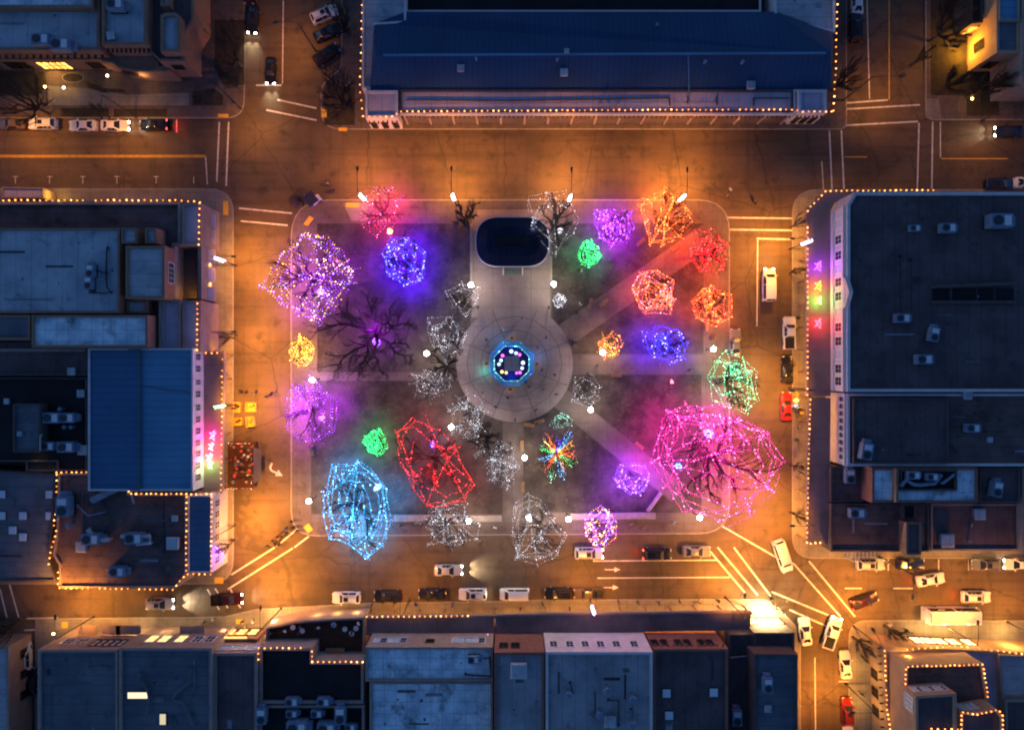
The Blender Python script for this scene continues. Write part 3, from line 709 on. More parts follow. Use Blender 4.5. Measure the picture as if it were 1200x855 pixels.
# ================================================================== E  row along the lower street
def front(px0, px1, y, yb): return [(px0,yb),(px1,yb),(px1,y),(px0,y)]
E1 = bldg('double_blue_roof_building', 'wide building with two deep blue roofs and lit windows in its front wall', 'building', 145, 800)
e1a = mass(E1, front(44,138,761,1000), 9.0, 'w_tan', 'r_slate', .4, .4)
e1b = mass(E1, front(139.3,248,759,1000), 9.2, 'w_tan', 'r_slate', .4, .4)
for x in (100,108,116,124,132): window2(e1a, (x,761), .7, 5.4, 2.2, 'skylight', 'wood', 0)
for x in (65,82): window2(e1a, (x,761), 1.5, 5.0, 1.8, 'glass', 'trim', 1)
for x in (165,180,200): window2(e1b, (x,759), 1.3, 4.6, 2.4, 'lit_win', 'trim', 1)
for x in (220,235): window2(e1b, (x,759), 1.3, 4.8, 2.2, 'glass', 'trim', 1)
for x in (70,95,125,160,195,222): lamp('POINT', P(x,731,2.5)-E1.location, 150 if x != 160 else 420, (1,.58,.2), .2, E1)
cb = MB()
for x, w_ in ((102,3),(150,4),(130,3),(225,4)):
    a_ = P(x,738,3.4); cb.box((a_.x, a_.y, 3.3), (w_, 1.4, .18))
cb.build('canopy', M['w_tan'], E1, E1.location)
E2 = bldg('small_lit_shop', 'narrow dark shop with a glowing orange entrance under a lit sign band', 'shop', 275, 810)
e2 = mass(E2, front(250,301,765,1000), 8.6, 'w_tan', 'r_dark', .4, .4)
for x in (257,275,290): window2(e2, (x,765), 2.0, 6.0, 1.4, 'skylight', 'trim', 2)
e2b = mass(E2, [(250,764),(301,764),(301,748),(250,748)], 4.4, 'w_brick', 'r_brown', .25, .3)
for x in (262,276,290): window2(e2b, (x,748), 1.3, .5, 2.4, 'lit_win', 'wood', 0)
sb = MB(); sb.box((P(276,746.5,4.5).x, P(276,746.5,4.5).y, 4.55), (3.6,.2,.22)); sb.build('sign_band', M['lit_win'], E2, E2.location)
for x in (262,276,292): lamp('POINT', P(x,738,2.2)-E2.location, 200, (1,.5,.1), .2, E2)
E3 = bldg('roof_terrace_building', 'black-roofed building with a restaurant roof terrace and lanterns along its stepped edge', 'building', 365, 790)
e3 = mass(E3, [(304,824),(426,824),(426,775),(366,775),(366,759),(304,759)], 8.0, 'w_tan', 'r_black', .4, .4)
mass(E3, rect(303,826,427,1000), 7.9, 'w_tan', 'r_black', .6, .4)
e3t = mass(E3, [(309,770),(427,782),(427,723),(385,725),(345,728),(312,735)], 5.0, 'w_tan', 'wood', .9, .3)
for x in (320,334,348): lamp('POINT', P(x,726,2.3)-E3.location, 700, (1,.62,.22), .25, E3)
for x in (372,395,418): lamp('POINT', P(x,715,2.6)-E3.location, 140, (1,.5,.12), .2, E3)
e3w = MB(); e3w.box((*P(392,768,5)[:2],4.6), (3.0,2.0,.7)); e3w.build('service_counter', M['wood_l'], E3, E3.location)
E4 = bldg('stained_pale_roof_building', 'building with a streaked pale blue-white roof and two white window groups in a brown front', 'building', 502, 810)
e4 = mass(E4, front(428,577.5,758,798), 9.7, 'w_tan', 'r_white', .35, .35)
e4b = mass(E4, front(433,577.5,798.5,1000), 8.8, 'w_tan', 'r_white', .35, .35)
for x in (438,446,454,462,470,532,540,548,556,564): window2(e4, (x,758), .9, 6.4, 1.6, 'skylight' if x not in (446,470,564) else 'glass', 'trim', 0)
window2(e4, (502,758), 1.2, 7.0, 1.0, 'glass', 'wood', 0)
E5 = bldg('brick_front_building', 'narrow grey-roofed building with a plain brick front next to the white facade', 'building', 608, 810)
e5 = mass(E5, front(579,638,764,1000), 11.4, 'w_brick', 'r_grey', .4, .4)
for x in (590,604): window2(e5, (x,764), 1.2, 8.2, 1.6, 'glass', 'wood', 1)
E6 = bldg('white_facade_building', 'grey-roofed building with a bright white front of six framed windows', 'building', 702, 810)
e6 = mass(E6, front(639.5,765,763.5,1000), 11.6, 'w_white', 'r_grey', .4, .4)
for x in (650,669.5,688,706.5,725.5,747): window2(e6, (x,763.5), 1.05, 7.9, 1.9, 'glass', 'trim', 1, surround=.22)
E7 = bldg('paired_window_building', 'dark-roofed building whose reddish brick front has six windows set in pairs', 'building', 810, 810)
e7 = mass(E7, front(766,853.5,760,1000), 10.2, 'w_brick', 'r_dark', .4, .4)
for x in (771,782,799,810,827,837): window2(e7, (x,760), .95, 7.0, 1.8, 'glass', 'wood', 0)
dentils(e7, (810,760), 9.2, 12, (.25,.3,.2), 'w_brick', 'corbel')
E8 = bldg('dark_corner_building', 'dark flat-roofed building at the end of the row by the blazing shop light', 'building', 900, 810)
e8 = mass(E8, front(854.5,883,743,1000), 6.4, 'w_dark', 'r_dark', .35, .35)
e8b = mass(E8, front(884,935,766,1000), 9.6, 'w_dark', 'r_slate', .35, .35)
e8c = mass(E8, front(884,931,741,765), 6.6, 'w_dark', 'r_dark', .35, .35)
for x in (893,908,922): window2(e8c, (x,741), 1.8, .5, 2.6, 'lit_hot', 'wood', 1)
for x, e in ((890,2400),(900,2600),(911,2000)): lamp('POINT', P(x,724,2.6)-E8.location, e, (1,.7,.3), .3, E8)

# ================================================================== F  stepped adobe inn, lower corner
F = bldg('adobe_inn', 'stepped amber-lit adobe inn outlined with rows of lanterns on the lower corner', 'building', 1120, 810)
f1 = mass(F, [(1036,757),(1300,768),(1300,1000),(1046,1000)], 4.9, 'adobe_p', 'r_lav', .35, .4)
f2 = mass(F, [(1061,779),(1152,777),(1158,818),(1160,1000),(1061,1000)], 9.4, 'adobe_p', 'r_brown', .4, .4, 4.0)
f3 = mass(F, [(1073,815),(1121,812),(1123,1000),(1073,1000)], 12.6, 'adobe_p', 'r_dark', .4, .4, 8.5)
f4 = mass(F, [(1126,833),(1140,835),(1168,830),(1176,840),(1176,1000),(1126,1000)], 12.2, 'adobe_p', 'r_dark', .4, .4, 8.5)
f5 = mass(F, [(1171,767),(1300,772),(1300,815),(1174,817)], 5.6, 'w_tan', 'r_light', .3, .35, 4.3)
f6 = mass(F, [(1178,820),(1300,818),(1300,1000),(1182,1000)], 6.2, 'w_tan', 'r_dark', .3, .35, 4.3)
for k in range(3): window2(f3, (1073,823+k*6), .5, 10.0, 1.9, 'skylight', 'trim', 0, surround=.16)
for x in (1079,1086,1093,1100,1107,1114): window2(f3, (x,813.5), .5, 10.2, 1.3, 'skylight' if x % 2 else 'glass', 'trim', 0)
for x in (1132,1138,1144,1150): window2(f4, (x,834), .4, 10.0, 1.3, 'skylight', 'trim', 0)
for x in (1088,1101,1115,1131,1150): window2(f1, (x,760), 1.7, .6, 2.4, 'lit_hot', 'wood', 1)
dentils(f1, (1040,850), 3.9, 26, (.16,.2,.4)); 
for y in (800,822,845): window2(f1, (1039,y), 1.4, .8, 1.6, 'glass', 'wood', 1)
for x, y, e in ((1085,738,500),(1110,738,700),(1140,741,500),(1184,746,900),(1030,752,420),(1014,790,300),(1014,830,300)): lamp('POINT', P(x,y,2.6)-F.location, e, (1,.55,.13), .22, F)
lamp('POINT', P(1064,768,6.3)-F.location, 260, (1,.5,.05), .15, F); lamp('POINT', P(1100,770,6.0)-F.location, 60, (1,.5,.08), .15, F)
# ================================================================== G  building at the upper corner, H strip at the lower edge
G = bldg('pale_corner_house', 'pale-walled house with a teal roof and an amber-lit courtyard wall among dark trees', 'house', 1185, 30)
g1 = mass(G, [(1168,-160),(1196,-160),(1196,62),(1168,62)], 7.0, 'adobe_p', 'r_slate', .35, .4)
mass(G, rect(1171,-160,1195,24), 7.4, 'w_tan', 'r_blue_b', .3, .25, 6.4)
mass(G, rect(1198,-160,1400,98), 7.4, 'w_tan', 'r_lav', .35, .4)
mass(G, [(1134,6),(1137,6),(1137,29),(1148,29),(1148,32),(1134,32)], 3.0, 'w_white', 'w_white', .2, .3)
mass(G, [(1138,-60),(1152,-60),(1152,26),(1138,28)], 4.4, 'w_dark', 'r_black', .2, .3)
lamp('POINT', P(1131,52,2.2)-G.location, 1300, (1,.43,.03), .12, G); lamp('POINT', P(1131,63,1.4)-G.location, 500, (1,.43,.03), .12, G); lamp('POINT', P(1172,88,2.0)-G.location, 420, (1,.43,.03), .12, G)
window2(g1, (1168,40), 1.4, 2.0, 2.0, 'glass', 'wood', 1); window2(g1, (1182,62), 1.6, 1.8, 2.0, 'glass', 'wood', 1)
H = bldg('pale_edge_building', 'narrow visible edge of a pale-walled building with amber lights along its side', 'building', 0, 800)
h1 = mass(H, [(-160,757),(10,757),(11,1000),(-160,1000)], 5.2, 'w_tan', 'r_light', .4, .45)
for y in (775,803,830): lamp('POINT', P(15,y,1.6)-H.location, 60, (1,.5,.06), .12, H)
for y in (775,800,825): window2(h1, (11,y), 1.2, .8, 1.7, 'glass', 'wood', 1)

# ================================================================== covered walkways
portal('long covered walkway with a grey-brown roof before the white-fronted blue hall', [(242,412),(262,412),(260,575)], [(238,418),(238,575),(238,575)][:2]+[(238,577)], 4.2, 'r_portal', lw=170, lstep=4.6, posts=4.5)
portal('corner covered walkway wrapping the facade of curved window hoods', [(946,464),(946,246),(968,224),(1095,223)], [(974,464),(974,246),(980,236),(1095,231)], 4.3, 'r_portal', lw=230, lstep=5.0, posts=3.6)
portal('pink-lit covered walkway before the low front of narrow windows', [(962,637),(946,636),(949,466)], [(972,637),(972,630),(974,466)], 4.3, 'r_portal', lw=230, lstep=5.0, posts=3.6)
portal('covered walkway with a broad dark roof before the brown and brick fronts', [(429,723),(579,721.5)], [(429,744),(579,742)], 4.2, 'r_portal_x', lw=240, lstep=3.9, posts=4.0)
portal('long covered walkway over the bright yellow pavement beside the last shops', [(580.5,721),(640,719.5),(880,717)], [(580.5,742),(640,742),(880,738)], 4.2, 'r_portal_x', lw=330, lstep=3.9, posts=4.0)
pb = bldg('roof_kiosk', 'small purple-grey flat roof of a kiosk beside the upper walk and its yellow light', 'kiosk', 26, 226)
mass(pb, [(2,219),(50,220),(50,232),(2,232)], 3.4, 'w_tan', 'r_lav', .2, .2)
lamp('POINT', P(62,228,2.2)-pb.location, 160, (1,.5,.06), .12, pb)

# ================================================================== lantern strings along the roof edges
SL = bulb_run
SL('lantern bulbs climbing the palace side wall beside the diagonally parked cars', PL([(424.5,-12),(423.5,60),(422,104),(425,137)], 5.0), 1.3, group='roof edge lantern strings')
SL('long row of lantern bulbs on the palace front parapet', PL([(426,137),(462,137),(468,131),(700,129.5),(930,129),(938,131.5),(974,131)], 5.2), .92, group='roof edge lantern strings')
SL('lantern bulbs down the palace end wall beside the street with the yellow line', PL([(976,130),(979,80),(981,-10)], 5.0), 1.15, group='roof edge lantern strings')
SL('straight row of lantern bulbs on the stepped building above the upper street', PL([(-10,235),(210,235),(235,237)], 6.7), .98, group='roof edge lantern strings')
SL('short row of lantern bulbs above the five lavender awnings', PL([(234.5,238),(233.5,287)], 7.0), .9, group='roof edge lantern strings')
SL('short row of lantern bulbs on the parapet just before the brown walkway roof', PL([(232,356),(231,410)], 7.0), .85, group='roof edge lantern strings')
SL('row of lantern bulbs along the brown walkway beside the red food stall', PL([(242,413.5),(261,413.5),(259.5,574)], 4.5), .92, group='roof edge lantern strings')
SL('zigzag of lantern bulbs stepping round the blue hall onto the brown roof', PL([(67,553),(150,553),(151.5,578),(248,578.5)], 6.2), .8, group='roof edge lantern strings')
SL('lantern bulbs down the outer edge of the brown roof beside the skylight dots', PL([(67,556),(67,600),(63,612),(67,622),(60,645),(58,660)], 6.2), .88, group='roof edge lantern strings')
SL('lantern bulbs round the street edge of the brown roof above the silver car', PL([(69,670),(69,688),(204,690),(218,672),(247,672)], 6.2), .9, group='roof edge lantern strings')
SL('lantern bulbs between the brown roof and the narrow blue roof', PL([(219,582),(218.5,668)], 6.4), .9, group='roof edge lantern strings')
SL('lantern bulbs on the outer edge of the narrow blue roof', PL([(248.5,582),(248,668)], 6.5), .78, group='roof edge lantern strings')
SL('long row of lantern bulbs bending round the corner of the hooded-window block', PL([(946,462),(946,246),(968,224),(1093,223)], 4.65), .86, group='roof edge lantern strings')
SL('row of lantern bulbs along the pink-lit walkway above the red car', PL([(949,468),(945,636),(961,635.5)], 4.65), .78, group='roof edge lantern strings')
SL('row of lantern bulbs over the brown-fronted walkway and three parked cars', PL([(430,722),(548,721)], 4.5), .86, group='roof edge lantern strings')
SL('lantern bulbs along the upper step of the black roof behind the terrace', PL([(303.5,772),(303.5,758.5),(353,758.5)], 8.1), .92, group='roof edge lantern strings')
SL('lantern bulbs along the lower step of the black roof by the terrace counter', PL([(366,762),(366,774.5),(425,774.5)], 8.1), .84, group='roof edge lantern strings')
SL('lantern bulbs along the street front of the adobe inn', PL([(1062,760),(1120,756),(1160,761),(1204,766)], 5.0), .98, group='inn lantern strings')
SL('lantern bulbs down the side wall of the adobe inn', PL([(1036,762),(1039,830),(1045,870)], 5.0), .8, group='inn lantern strings')
SL('wavy lantern bulbs round the second roof of the adobe inn', PL([(1060.5,800),(1061,781),(1068,779.5),(1110,779),(1151,777.5),(1157,815)], 9.5), .72, group='inn lantern strings')
SL('lantern bulbs edging the square tower roof of the adobe inn', PL([(1126,870),(1126,833.5),(1146,836),(1168,830.5),(1174,836),(1175,870)], 12.3), .72, group='inn lantern strings')
SL('reddish lantern bulbs at the foot of the inn tower', PL([(1091,853),(1122,853)], 12.7), .9, group='inn lantern strings')
# ================================================================== bare trees and their light strings
def tree_mesh(H, a, b, rot, seed, limbs=6, twigs=5, trunk=.28, dense=1.0, flare=.55):
    """trunk MB and crown MB in local coordinates; crown spans an ellipse a x b"""
    r = random.Random(seed); T = MB(); C = MB(); paths = []
    fk = H*.26
    top = Vector((r.uniform(-.2,.2), r.uniform(-.2,.2), fk))
    T.tube([(0,0,-.1),(0,0,.25), top*.5+Vector((r.uniform(-.08,.08),0,0)), top], [trunk*1.5, trunk*1.1, trunk*.95, trunk*.85], 7)
    cr, sr = math.cos(rot), math.sin(rot)
    def limb(p0, p1, r0, lv, n=5, li=0):
        """a crooked limb from p0 to p1 that carries finer wood"""
        L_ = (p1-p0).length
        if L_ < .2: return
        pts = [p0]; d = (p1-p0); u0 = d.normalized(); sd = Vector((-u0.y, u0.x, 0)); bow = r.uniform(-.13,.13)*L_
        for k in range(1, n):
            t = k/n; j = L_*.05
            pts.append(p0+d*t+sd*bow*math.sin(math.pi*t)+Vector((r.uniform(-j,j), r.uniform(-j,j), r.uniform(-j,j)+L_*.05*math.sin(math.pi*t))))
        pts.append(p1)
        if lv <= 1: paths.append((lv, li, pts))
        C.tube(pts, [max(.011, r0*(1-.75*k/n)) for k in range(n+1)], 5 if lv == 0 else 4 if lv == 1 else 3, cap=False)
        if lv >= 3: return
        cnt = {0: 8, 1: 6, 2: 5}[lv]; cnt = max(2, round(cnt*dense*r.uniform(.8,1.2)))
        for k in range(cnt):
            t = .25+.73*(k+r.random())/cnt; i = min(n-1, int(t*n)); q = pts[i]+(pts[i+1]-pts[i])*(t*n-i)
            u = d.normalized(); ang = r.choice((-1,1))*r.uniform(.4,1.05)
            v = Matrix.Rotation(ang, 3, 'Z') @ u; v.z += r.uniform(-.15,.5); v.normalize()
            ll = L_*(.5 if lv == 0 else .5)*(1.15-.6*t)*r.uniform(.7,1.25)
            limb(q, q+v*ll, max(.016, r0*(1-.72*t)*.58), lv+1, 4 if lv == 0 else 3, li)
    n = limbs; ph = r.uniform(0, 6.28)
    for k in range(n):
        th = ph+2*math.pi*(k+r.uniform(-.25,.25))/n; rho = r.uniform(.62,.92)
        x, y = a*rho*math.cos(th), b*rho*math.sin(th)
        limb(top+Vector((0,0,r.uniform(-.3,.3))), Vector((x*cr-y*sr, x*sr+y*cr, H*r.uniform(.58,.86))), trunk*.95, 0, 6, k)
    for k in range(2):
        limb(top, Vector((r.uniform(-.3,.3)*a, r.uniform(-.3,.3)*b, H*r.uniform(.9,1.0))), trunk*.55, 0, 6, n+k)
    return T, C, paths
LIMBS = {}
def tree(px, py, H, rx, ry, rot, label, seed, zc=.6, group=None, name='bare_tree', twig='twig', **kw):
    """crown centre as seen at (px, py); rx, ry are crown radii in picture pixels"""
    z = H*zc; c = P(px, py, z); k = S*(CAMH-z)/CAMH
    base = Vector((c.x, c.y, KH))
    root = empty(name, base, 0, label, 'tree', group)
    T, C, paths = tree_mesh(H, rx*k, ry*k, rot, seed, **kw)
    T.build('trunk', M['bark'], root); C.build('crown', M[twig], root)
    LIMBS[(px,py)] = [(lv, li, [base+p for p in pts]) for lv, li, pts in paths]
    return base, z, k
def along(pts, step):
    out = []; carry = 0.0
    for a, b in zip(pts[:-1], pts[1:]):
        L_ = (b-a).length
        if L_ < 1e-6: continue
        t = carry
        while t < L_: out.append(a+(b-a)*(t/L_)); t += step
        carry = t-L_
    return out
def string_obj(label, paths, cols, step, size, seed, group='tree light strings', wire=.014, jit=.05, base=None, palette=None, watts=0, nlight=6, zl=None):
    """cable with bulbs along every path; palette gives one colour index per path; watts sets the added coloured lamps that stand in for bulb glow"""
    r = random.Random(seed); off = Vector(base) if base is not None else paths[0][0]
    w = MB()
    for p in paths: w.tube(p, wire, 3, cap=False)
    root = tag(w.build('string_lights', M['wire'], None, off), label, 'string lights', group)
    b = MB(); nc = len(cols); allp = []
    for j, p in enumerate(paths):
        for q in along(p, step*.78):
            if r.random() < .06: continue
            hot = r.random() < .16; ci = r.randrange(nc) if palette is None else palette[j]
            q = q+Vector((r.uniform(-jit,jit), r.uniform(-jit,jit), r.uniform(-jit,jit)-.03)); allp.append(q)
            b.octa(q, size*.66*r.uniform(.6,1.25)*(1.15 if hot else 1), ci+(nc if hot else 0))
    o = b.build('bulb', [M['b_'+c] for c in cols]+[M['s_'+c] for c in cols], root, off); o['kind'] = 'stuff'
    if watts:
        c = sum(allp, Vector())/len(allp); zmin = min(q.z for q in allp); zmax = max(q.z for q in allp); r0 = r.randrange(1000)
        for i in range(nlight):           # added downward spots standing in for the bulbs' glow on the ground
            th = 2*math.pi*i/nlight+r0; far = sorted(allp, key=lambda q: -((q.x-c.x)*math.cos(th)+(q.y-c.y)*math.sin(th)))[len(allp)//12]
            p = c.lerp(far, 1.08 if i % 2 else .6); p.z = max(3.0, zmin*1.15)
            lamp('SPOT', p-off, 3.3*watts/nlight, LIGHTC['purple' if 'purple' in cols else cols[i % nc]], .5, root, 168, .8, (0,0,-1))
        p = c.copy(); p.z = zmin*.4+zmax*.6; lamp('POINT', p-off, min(watts*1.0, 2200), LIGHTC[cols[0]], .4, root)  # added point light inside the crown, for the twigs
    return root
def ring(poly, f, z, r, jz=.5, sag=.25, rag=.09):
    """one loop of cable: the outline shrunk by f at height z, ragged, with sagging spans"""
    c = sum((Vector(p) for p in poly), Vector((0,0)))/len(poly); out = []
    V = [c+(Vector(p)-c)*f*r.uniform(1-rag*1.6,1+rag*.8) for p in poly]; Z = [z+r.uniform(-jz,jz) for _ in poly]
    n = len(V)
    for i in range(n):
        a = Vector((*V[i], Z[i])); b = Vector((*V[(i+1)%n], Z[(i+1)%n])); L_ = (b-a).length; k_ = max(2, int(L_/1.1))
        nd = Vector((-(b-a).y, (b-a).x, 0)).normalized()*r.uniform(-.08,.05)*L_
        for k in range(k_):
            t = k/k_; p = a+(b-a)*t+nd*4*t*(1-t); p.z -= sag*4*t*(1-t); out.append(p+Vector((r.uniform(-.08,.08), r.uniform(-.08,.08), r.uniform(-.08,.08))))
    out.append(out[0].copy())
    return out
def ell(px, py, rx, ry, rot, n, r, j=.12):
    out = []; ph = r.uniform(0, 6.28)
    for i in range(n):
        t = ph+2*math.pi*(i+r.uniform(-.25,.25))/n; f = r.uniform(1-j, 1+j*.6); x, y = rx*f*math.cos(t), ry*f*math.sin(t)
        out.append((px+x*math.cos(rot)-y*math.sin(rot), py+x*math.sin(rot)+y*math.cos(rot)))
    return out
def wrap(label, poly_px, H, cols, seed, loops=7, step=.36, size=.075, zlo=.35, zhi=.95, chords=3, group='tree light strings', fmin=.45, scrib=0, watts=0, nlight=6):
    """cable wound over the outside of a crown whose widest outline is poly_px, then scribbled over its dome"""
    r = random.Random(seed); paths = []
    zw = H*.62; outl = [Vector(P(x,y,zw)[:2]) for x, y in poly_px]; n0 = len(outl)
    c = sum(outl, Vector((0,0)))/n0
    for k in range(loops):
        t = k/(max(1, loops-1)); z = H*(zlo+(zhi-zlo)*t); e = (z-zw)/(H*.42)
        f = max(fmin, math.sqrt(max(0.05, 1-min(.97, abs(e))**2)))*r.uniform(.9,1.02)
        st = r.randrange(n0); pl = [outl[(st+i) % n0] for i in range(n0) if r.random() > .14]
        if len(pl) < 5: pl = outl
        paths.append(ring(pl, f, z, r, H*.07))
    for k in range(chords):
        i = r.randrange(n0); a = outl[i]; b = outl[(i+r.randint(2, max(3, n0//2))) % n0]
        m_ = (a+b)/2*r.uniform(.5,.9); m_ = m_+c*(1-.7) if False else ((a+b)/2*.6+c*.4+Vector((r.uniform(-1,1),r.uniform(-1,1)))*.06*(a-b).length)
        p = [Vector((*a, zw)), Vector((*m_, H*r.uniform(.75,.98))), Vector((*b, zw+r.uniform(-.8,.8)))]; q_ = []
        for u in range(9):
            t = u/8; q_.append(p[0]*(1-t)**2+p[1]*2*t*(1-t)+p[2]*t*t+Vector((r.uniform(-.12,.12), r.uniform(-.12,.12), 0)))
        paths.append(q_)
    if scrib:
        def pick():
            i = r.randrange(n0); e = outl[i].lerp(outl[(i+1) % n0], r.random()); rho = math.sqrt(r.random())*.97
            q = c+(e-c)*rho; return Vector((*q, H*(.52+.42*math.sqrt(max(0, 1-rho*rho)))))
        p = [pick()]
        for k in range(scrib): p.append(min((pick() for _ in range(7)), key=lambda q: (q-p[-1]).length+(3 if (q-p[-1]).length < .4 else 0)))
        q_ = [p[0]]
        for a, b in zip(p[:-1], p[1:]): q_ += [a.lerp(b,.5)+Vector((r.uniform(-.15,.15), r.uniform(-.15,.15), .05)), b]
        paths.append(q_)
    return string_obj(label, paths, cols, step, size, seed+5, group, watts=watts, nlight=nlight)
def limbs_lit(label, key, cols, seed, step=.3, size=.075, group='tree light strings', palette=False, lv=0, frac=1.0, spiral=.14, take=99, watts=0):
    """cable wound along the real limbs of the tree at key; with palette each limb keeps one colour"""
    r = random.Random(seed); paths = []; pal = []; n = 0
    for l_, li, pts in LIMBS[key]:
        if l_ > lv or n >= take: continue
        n += 1
        m_ = max(2, round(len(pts)*frac)); q_ = []
        for k in range(m_*2-1):
            p = pts[k//2] if k % 2 == 0 else pts[k//2].lerp(pts[k//2+1], .5); th = k*1.9+r.random()
            q_.append(p+Vector((spiral*math.cos(th), spiral*math.sin(th), spiral*.7*math.sin(th*1.3)+.05)))
        paths.append(q_); pal.append(li % len(cols))
    return string_obj(label, paths, cols, step, size, seed+3, group, palette=pal if palette else None, watts=watts)
def trunk_wrap(label, px, py, z0, z1, rad, cols, seed, turns=7, step=.16, size=.07, lean=(0,0), group='trunk light wraps', watts=60):
    c = P(px, py, (z0+z1)/2); pts = []; r = random.Random(seed)
    for i in range(turns*8+1):
        t = i/(turns*8); th = 2*math.pi*turns*t; rr = rad*r.uniform(.6,1.25)
        pts.append(Vector((c.x+lean[0]*t+rr*math.cos(th), c.y+lean[1]*t+rr*math.sin(th), z0+(z1-z0)*t)))
    return string_obj(label, [pts], cols, step, size, seed, group, jit=.06, watts=watts, nlight=2)

# ---- the decorated trees of the square: outline in the photograph, height, colours
OUT = {
 'multi': [(355,270),(383,273),(402,288),(409,305),(422,315),(417,332),(403,346),(390,362),(374,386),(350,373),(325,360),(304,338),(318,315),(328,296)],
 'blue': [(458,278),(478,275),(500,294),(499,318),(494,332),(474,337),(452,322),(447,298)],
 'cyan': [(388,545),(420,538),(436,550),(452,572),(459,610),(450,640),(433,656),(410,636),(388,628),(380,600),(376,576)],
 'red': [(462,503),(484,489),(498,487),(516,498),(536,527),(556,565),(546,588),(525,590),(500,595),(485,575),(469,545)],
 'magenta': [(781,481),(803,471),(850,474),(868,488),(902,505),(920,540),(907,576),(880,604),(846,612),(800,600),(778,572),(763,542),(770,508)],
 'orange': [(752,232),(778,219),(790,230),(806,242),(820,258),(800,280),(776,288),(762,287),(756,262),(748,240)],
 'whitetop': [(617,230),(640,226),(664,222),(672,240),(682,258),(675,278),(652,302),(638,287),(624,265),(616,250)],
 'gw': [(830,442),(838,418),(850,410),(870,418),(884,435),(886,468),(876,486),(850,477),(830,470)],
 'white17': [(603,590),(620,580),(633,585),(650,606),(667,628),(656,654),(630,663),(604,655),(598,625)],
 'white16': [(487,612),(505,595),(520,587),(548,589),(563,612),(562,633),(530,645),(500,639)],
 'white8': [(501,372),(530,367),(553,390),(546,415),(523,426),(508,406),(500,388)],
 'white7': [(520,341),(540,330),(563,335),(561,355),(545,374),(530,360)],
 'red27': [(808,290),(815,270),(835,265),(852,284),(856,306),(842,323),(820,318),(808,306)],
 'coral': [(741,337),(750,319),(770,316),(788,328),(791,350),(786,368),(756,367),(745,354)],
 'orange26': [(812,352),(822,340),(834,331),(857,345),(856,372),(838,384),(816,374)],
 'purple30': [(698,246),(715,245),(740,248),(743,268),(735,287),(715,291),(700,280),(697,262)],
 'bviolet': [(753,388),(772,381),(795,385),(807,402),(804,420),(787,427),(765,420),(753,405)],
}
TR = [  # px, py, H, rx, ry, rot, label, kwargs
 ('multi', 362, 325, 10, 56, 54, 0, 'big bare tree wrapped in purple and gold lights at the corner near the vendor cart', dict(limbs=7)),
 ('blue', 474, 306, 8, 32, 32, 0, 'bare tree wound in deep blue lights next to the pink-lit tree', dict(limbs=6)),
 ('cyan', 416, 598, 10.5, 40, 56, .1, 'tall bare tree draped in ice-blue lights at the lower square corner', dict(limbs=7)),
 ('red', 508, 540, 10, 44, 54, .35, 'broad bare tree with red strings around dark limbs and a blue-lit trunk', dict(limbs=7)),
 ('magenta', 840, 541, 13, 76, 70, 0, 'huge bare tree caged in magenta lights, the largest crown in the square', dict(limbs=8, trunk=.34)),
 ('orange', 784, 254, 9, 34, 34, 0, 'bare tree netted in bright orange strings at the upper corner of the square', dict(limbs=6)),
 ('whitetop', 650, 262, 10, 33, 40, 0, 'bare tree with sparse white strings overhanging the oval bandstand roof', dict(limbs=6)),
 ('gw', 858, 447, 10, 29, 40, 0, 'bare tree hung with pale green strings at the edge of the lamp-lit street', dict(limbs=6)),
 ('white17', 632, 622, 10, 34, 42, 0, 'bare tree roped in white strings around a bright post lamp near the lower street', dict(limbs=6)),
 ('white16', 525, 616, 9, 38, 29, 0, 'spreading bare tree with white strings beside the ice-blue tree and a post lamp', dict(limbs=6)),
 ('white8', 525, 396, 8.5, 27, 30, 0, 'bare tree looped with white strings beside the octagon circle', dict(limbs=6)),
 ('white7', 541, 351, 7, 21, 22, 0, 'small bare tree with white polygon strings just under the bandstand lamp', dict(limbs=5)),
 ('red27', 831, 295, 8.5, 24, 29, 0, 'bare tree glowing dark red behind the orange-netted tree', dict(limbs=6)),
 ('coral', 766, 342, 7.5, 25, 27, 0, 'round tree densely wound in coral orange lights beside the diagonal path', dict(limbs=6)),
 ('orange26', 835, 358, 7.5, 22, 26, 0, 'tree wound in orange-red lights beside the kerb under the dark red tree', dict(limbs=6)),
 ('purple30', 720, 268, 7, 23, 23, 0, 'rounded tree covered in purple lights between the white and orange trees', dict(limbs=6)),
 ('bviolet', 780, 403, 7.5, 27, 23, 0, 'rounded tree covered in blue-violet lights above the magenta giant', dict(limbs=6)),
]
for i, (k, px, py, H, rx, ry, rot, lab, kw) in enumerate(TR):
    tree(px, py, H, rx*.93, ry*.93, rot, lab, 100+i, **kw)
wrap('purple and gold light strings around the big tree near the cart', OUT['multi'], 10, ['purple','gold','white','purple','amber','violet'], 1, 6, .62, .1, chords=4, fmin=.6, scrib=55, watts=2200)
wrap('deep blue light strings around the tree next to the pink glow', OUT['blue'], 8, ['blue'], 2, 5, .42, .09, chords=2, fmin=.4, scrib=60, watts=6500)
wrap('ice-blue light strings slung round the lower corner tree', OUT['cyan'], 10.5, ['cyan'], 3, 7, .42, .09, chords=8, fmin=.6, scrib=30, watts=3800)
wrap('red light strings enclosing the dark-limbed tree', OUT['red'], 10, ['red'], 4, 3, .42, .075, chords=3, zlo=.5, zhi=.75, fmin=.85, scrib=8, watts=1100)
wrap('magenta light strings caging the huge tree', OUT['magenta'], 13, ['magenta'], 5, 7, .46, .092, chords=14, fmin=.6, scrib=46, watts=5600, nlight=12)
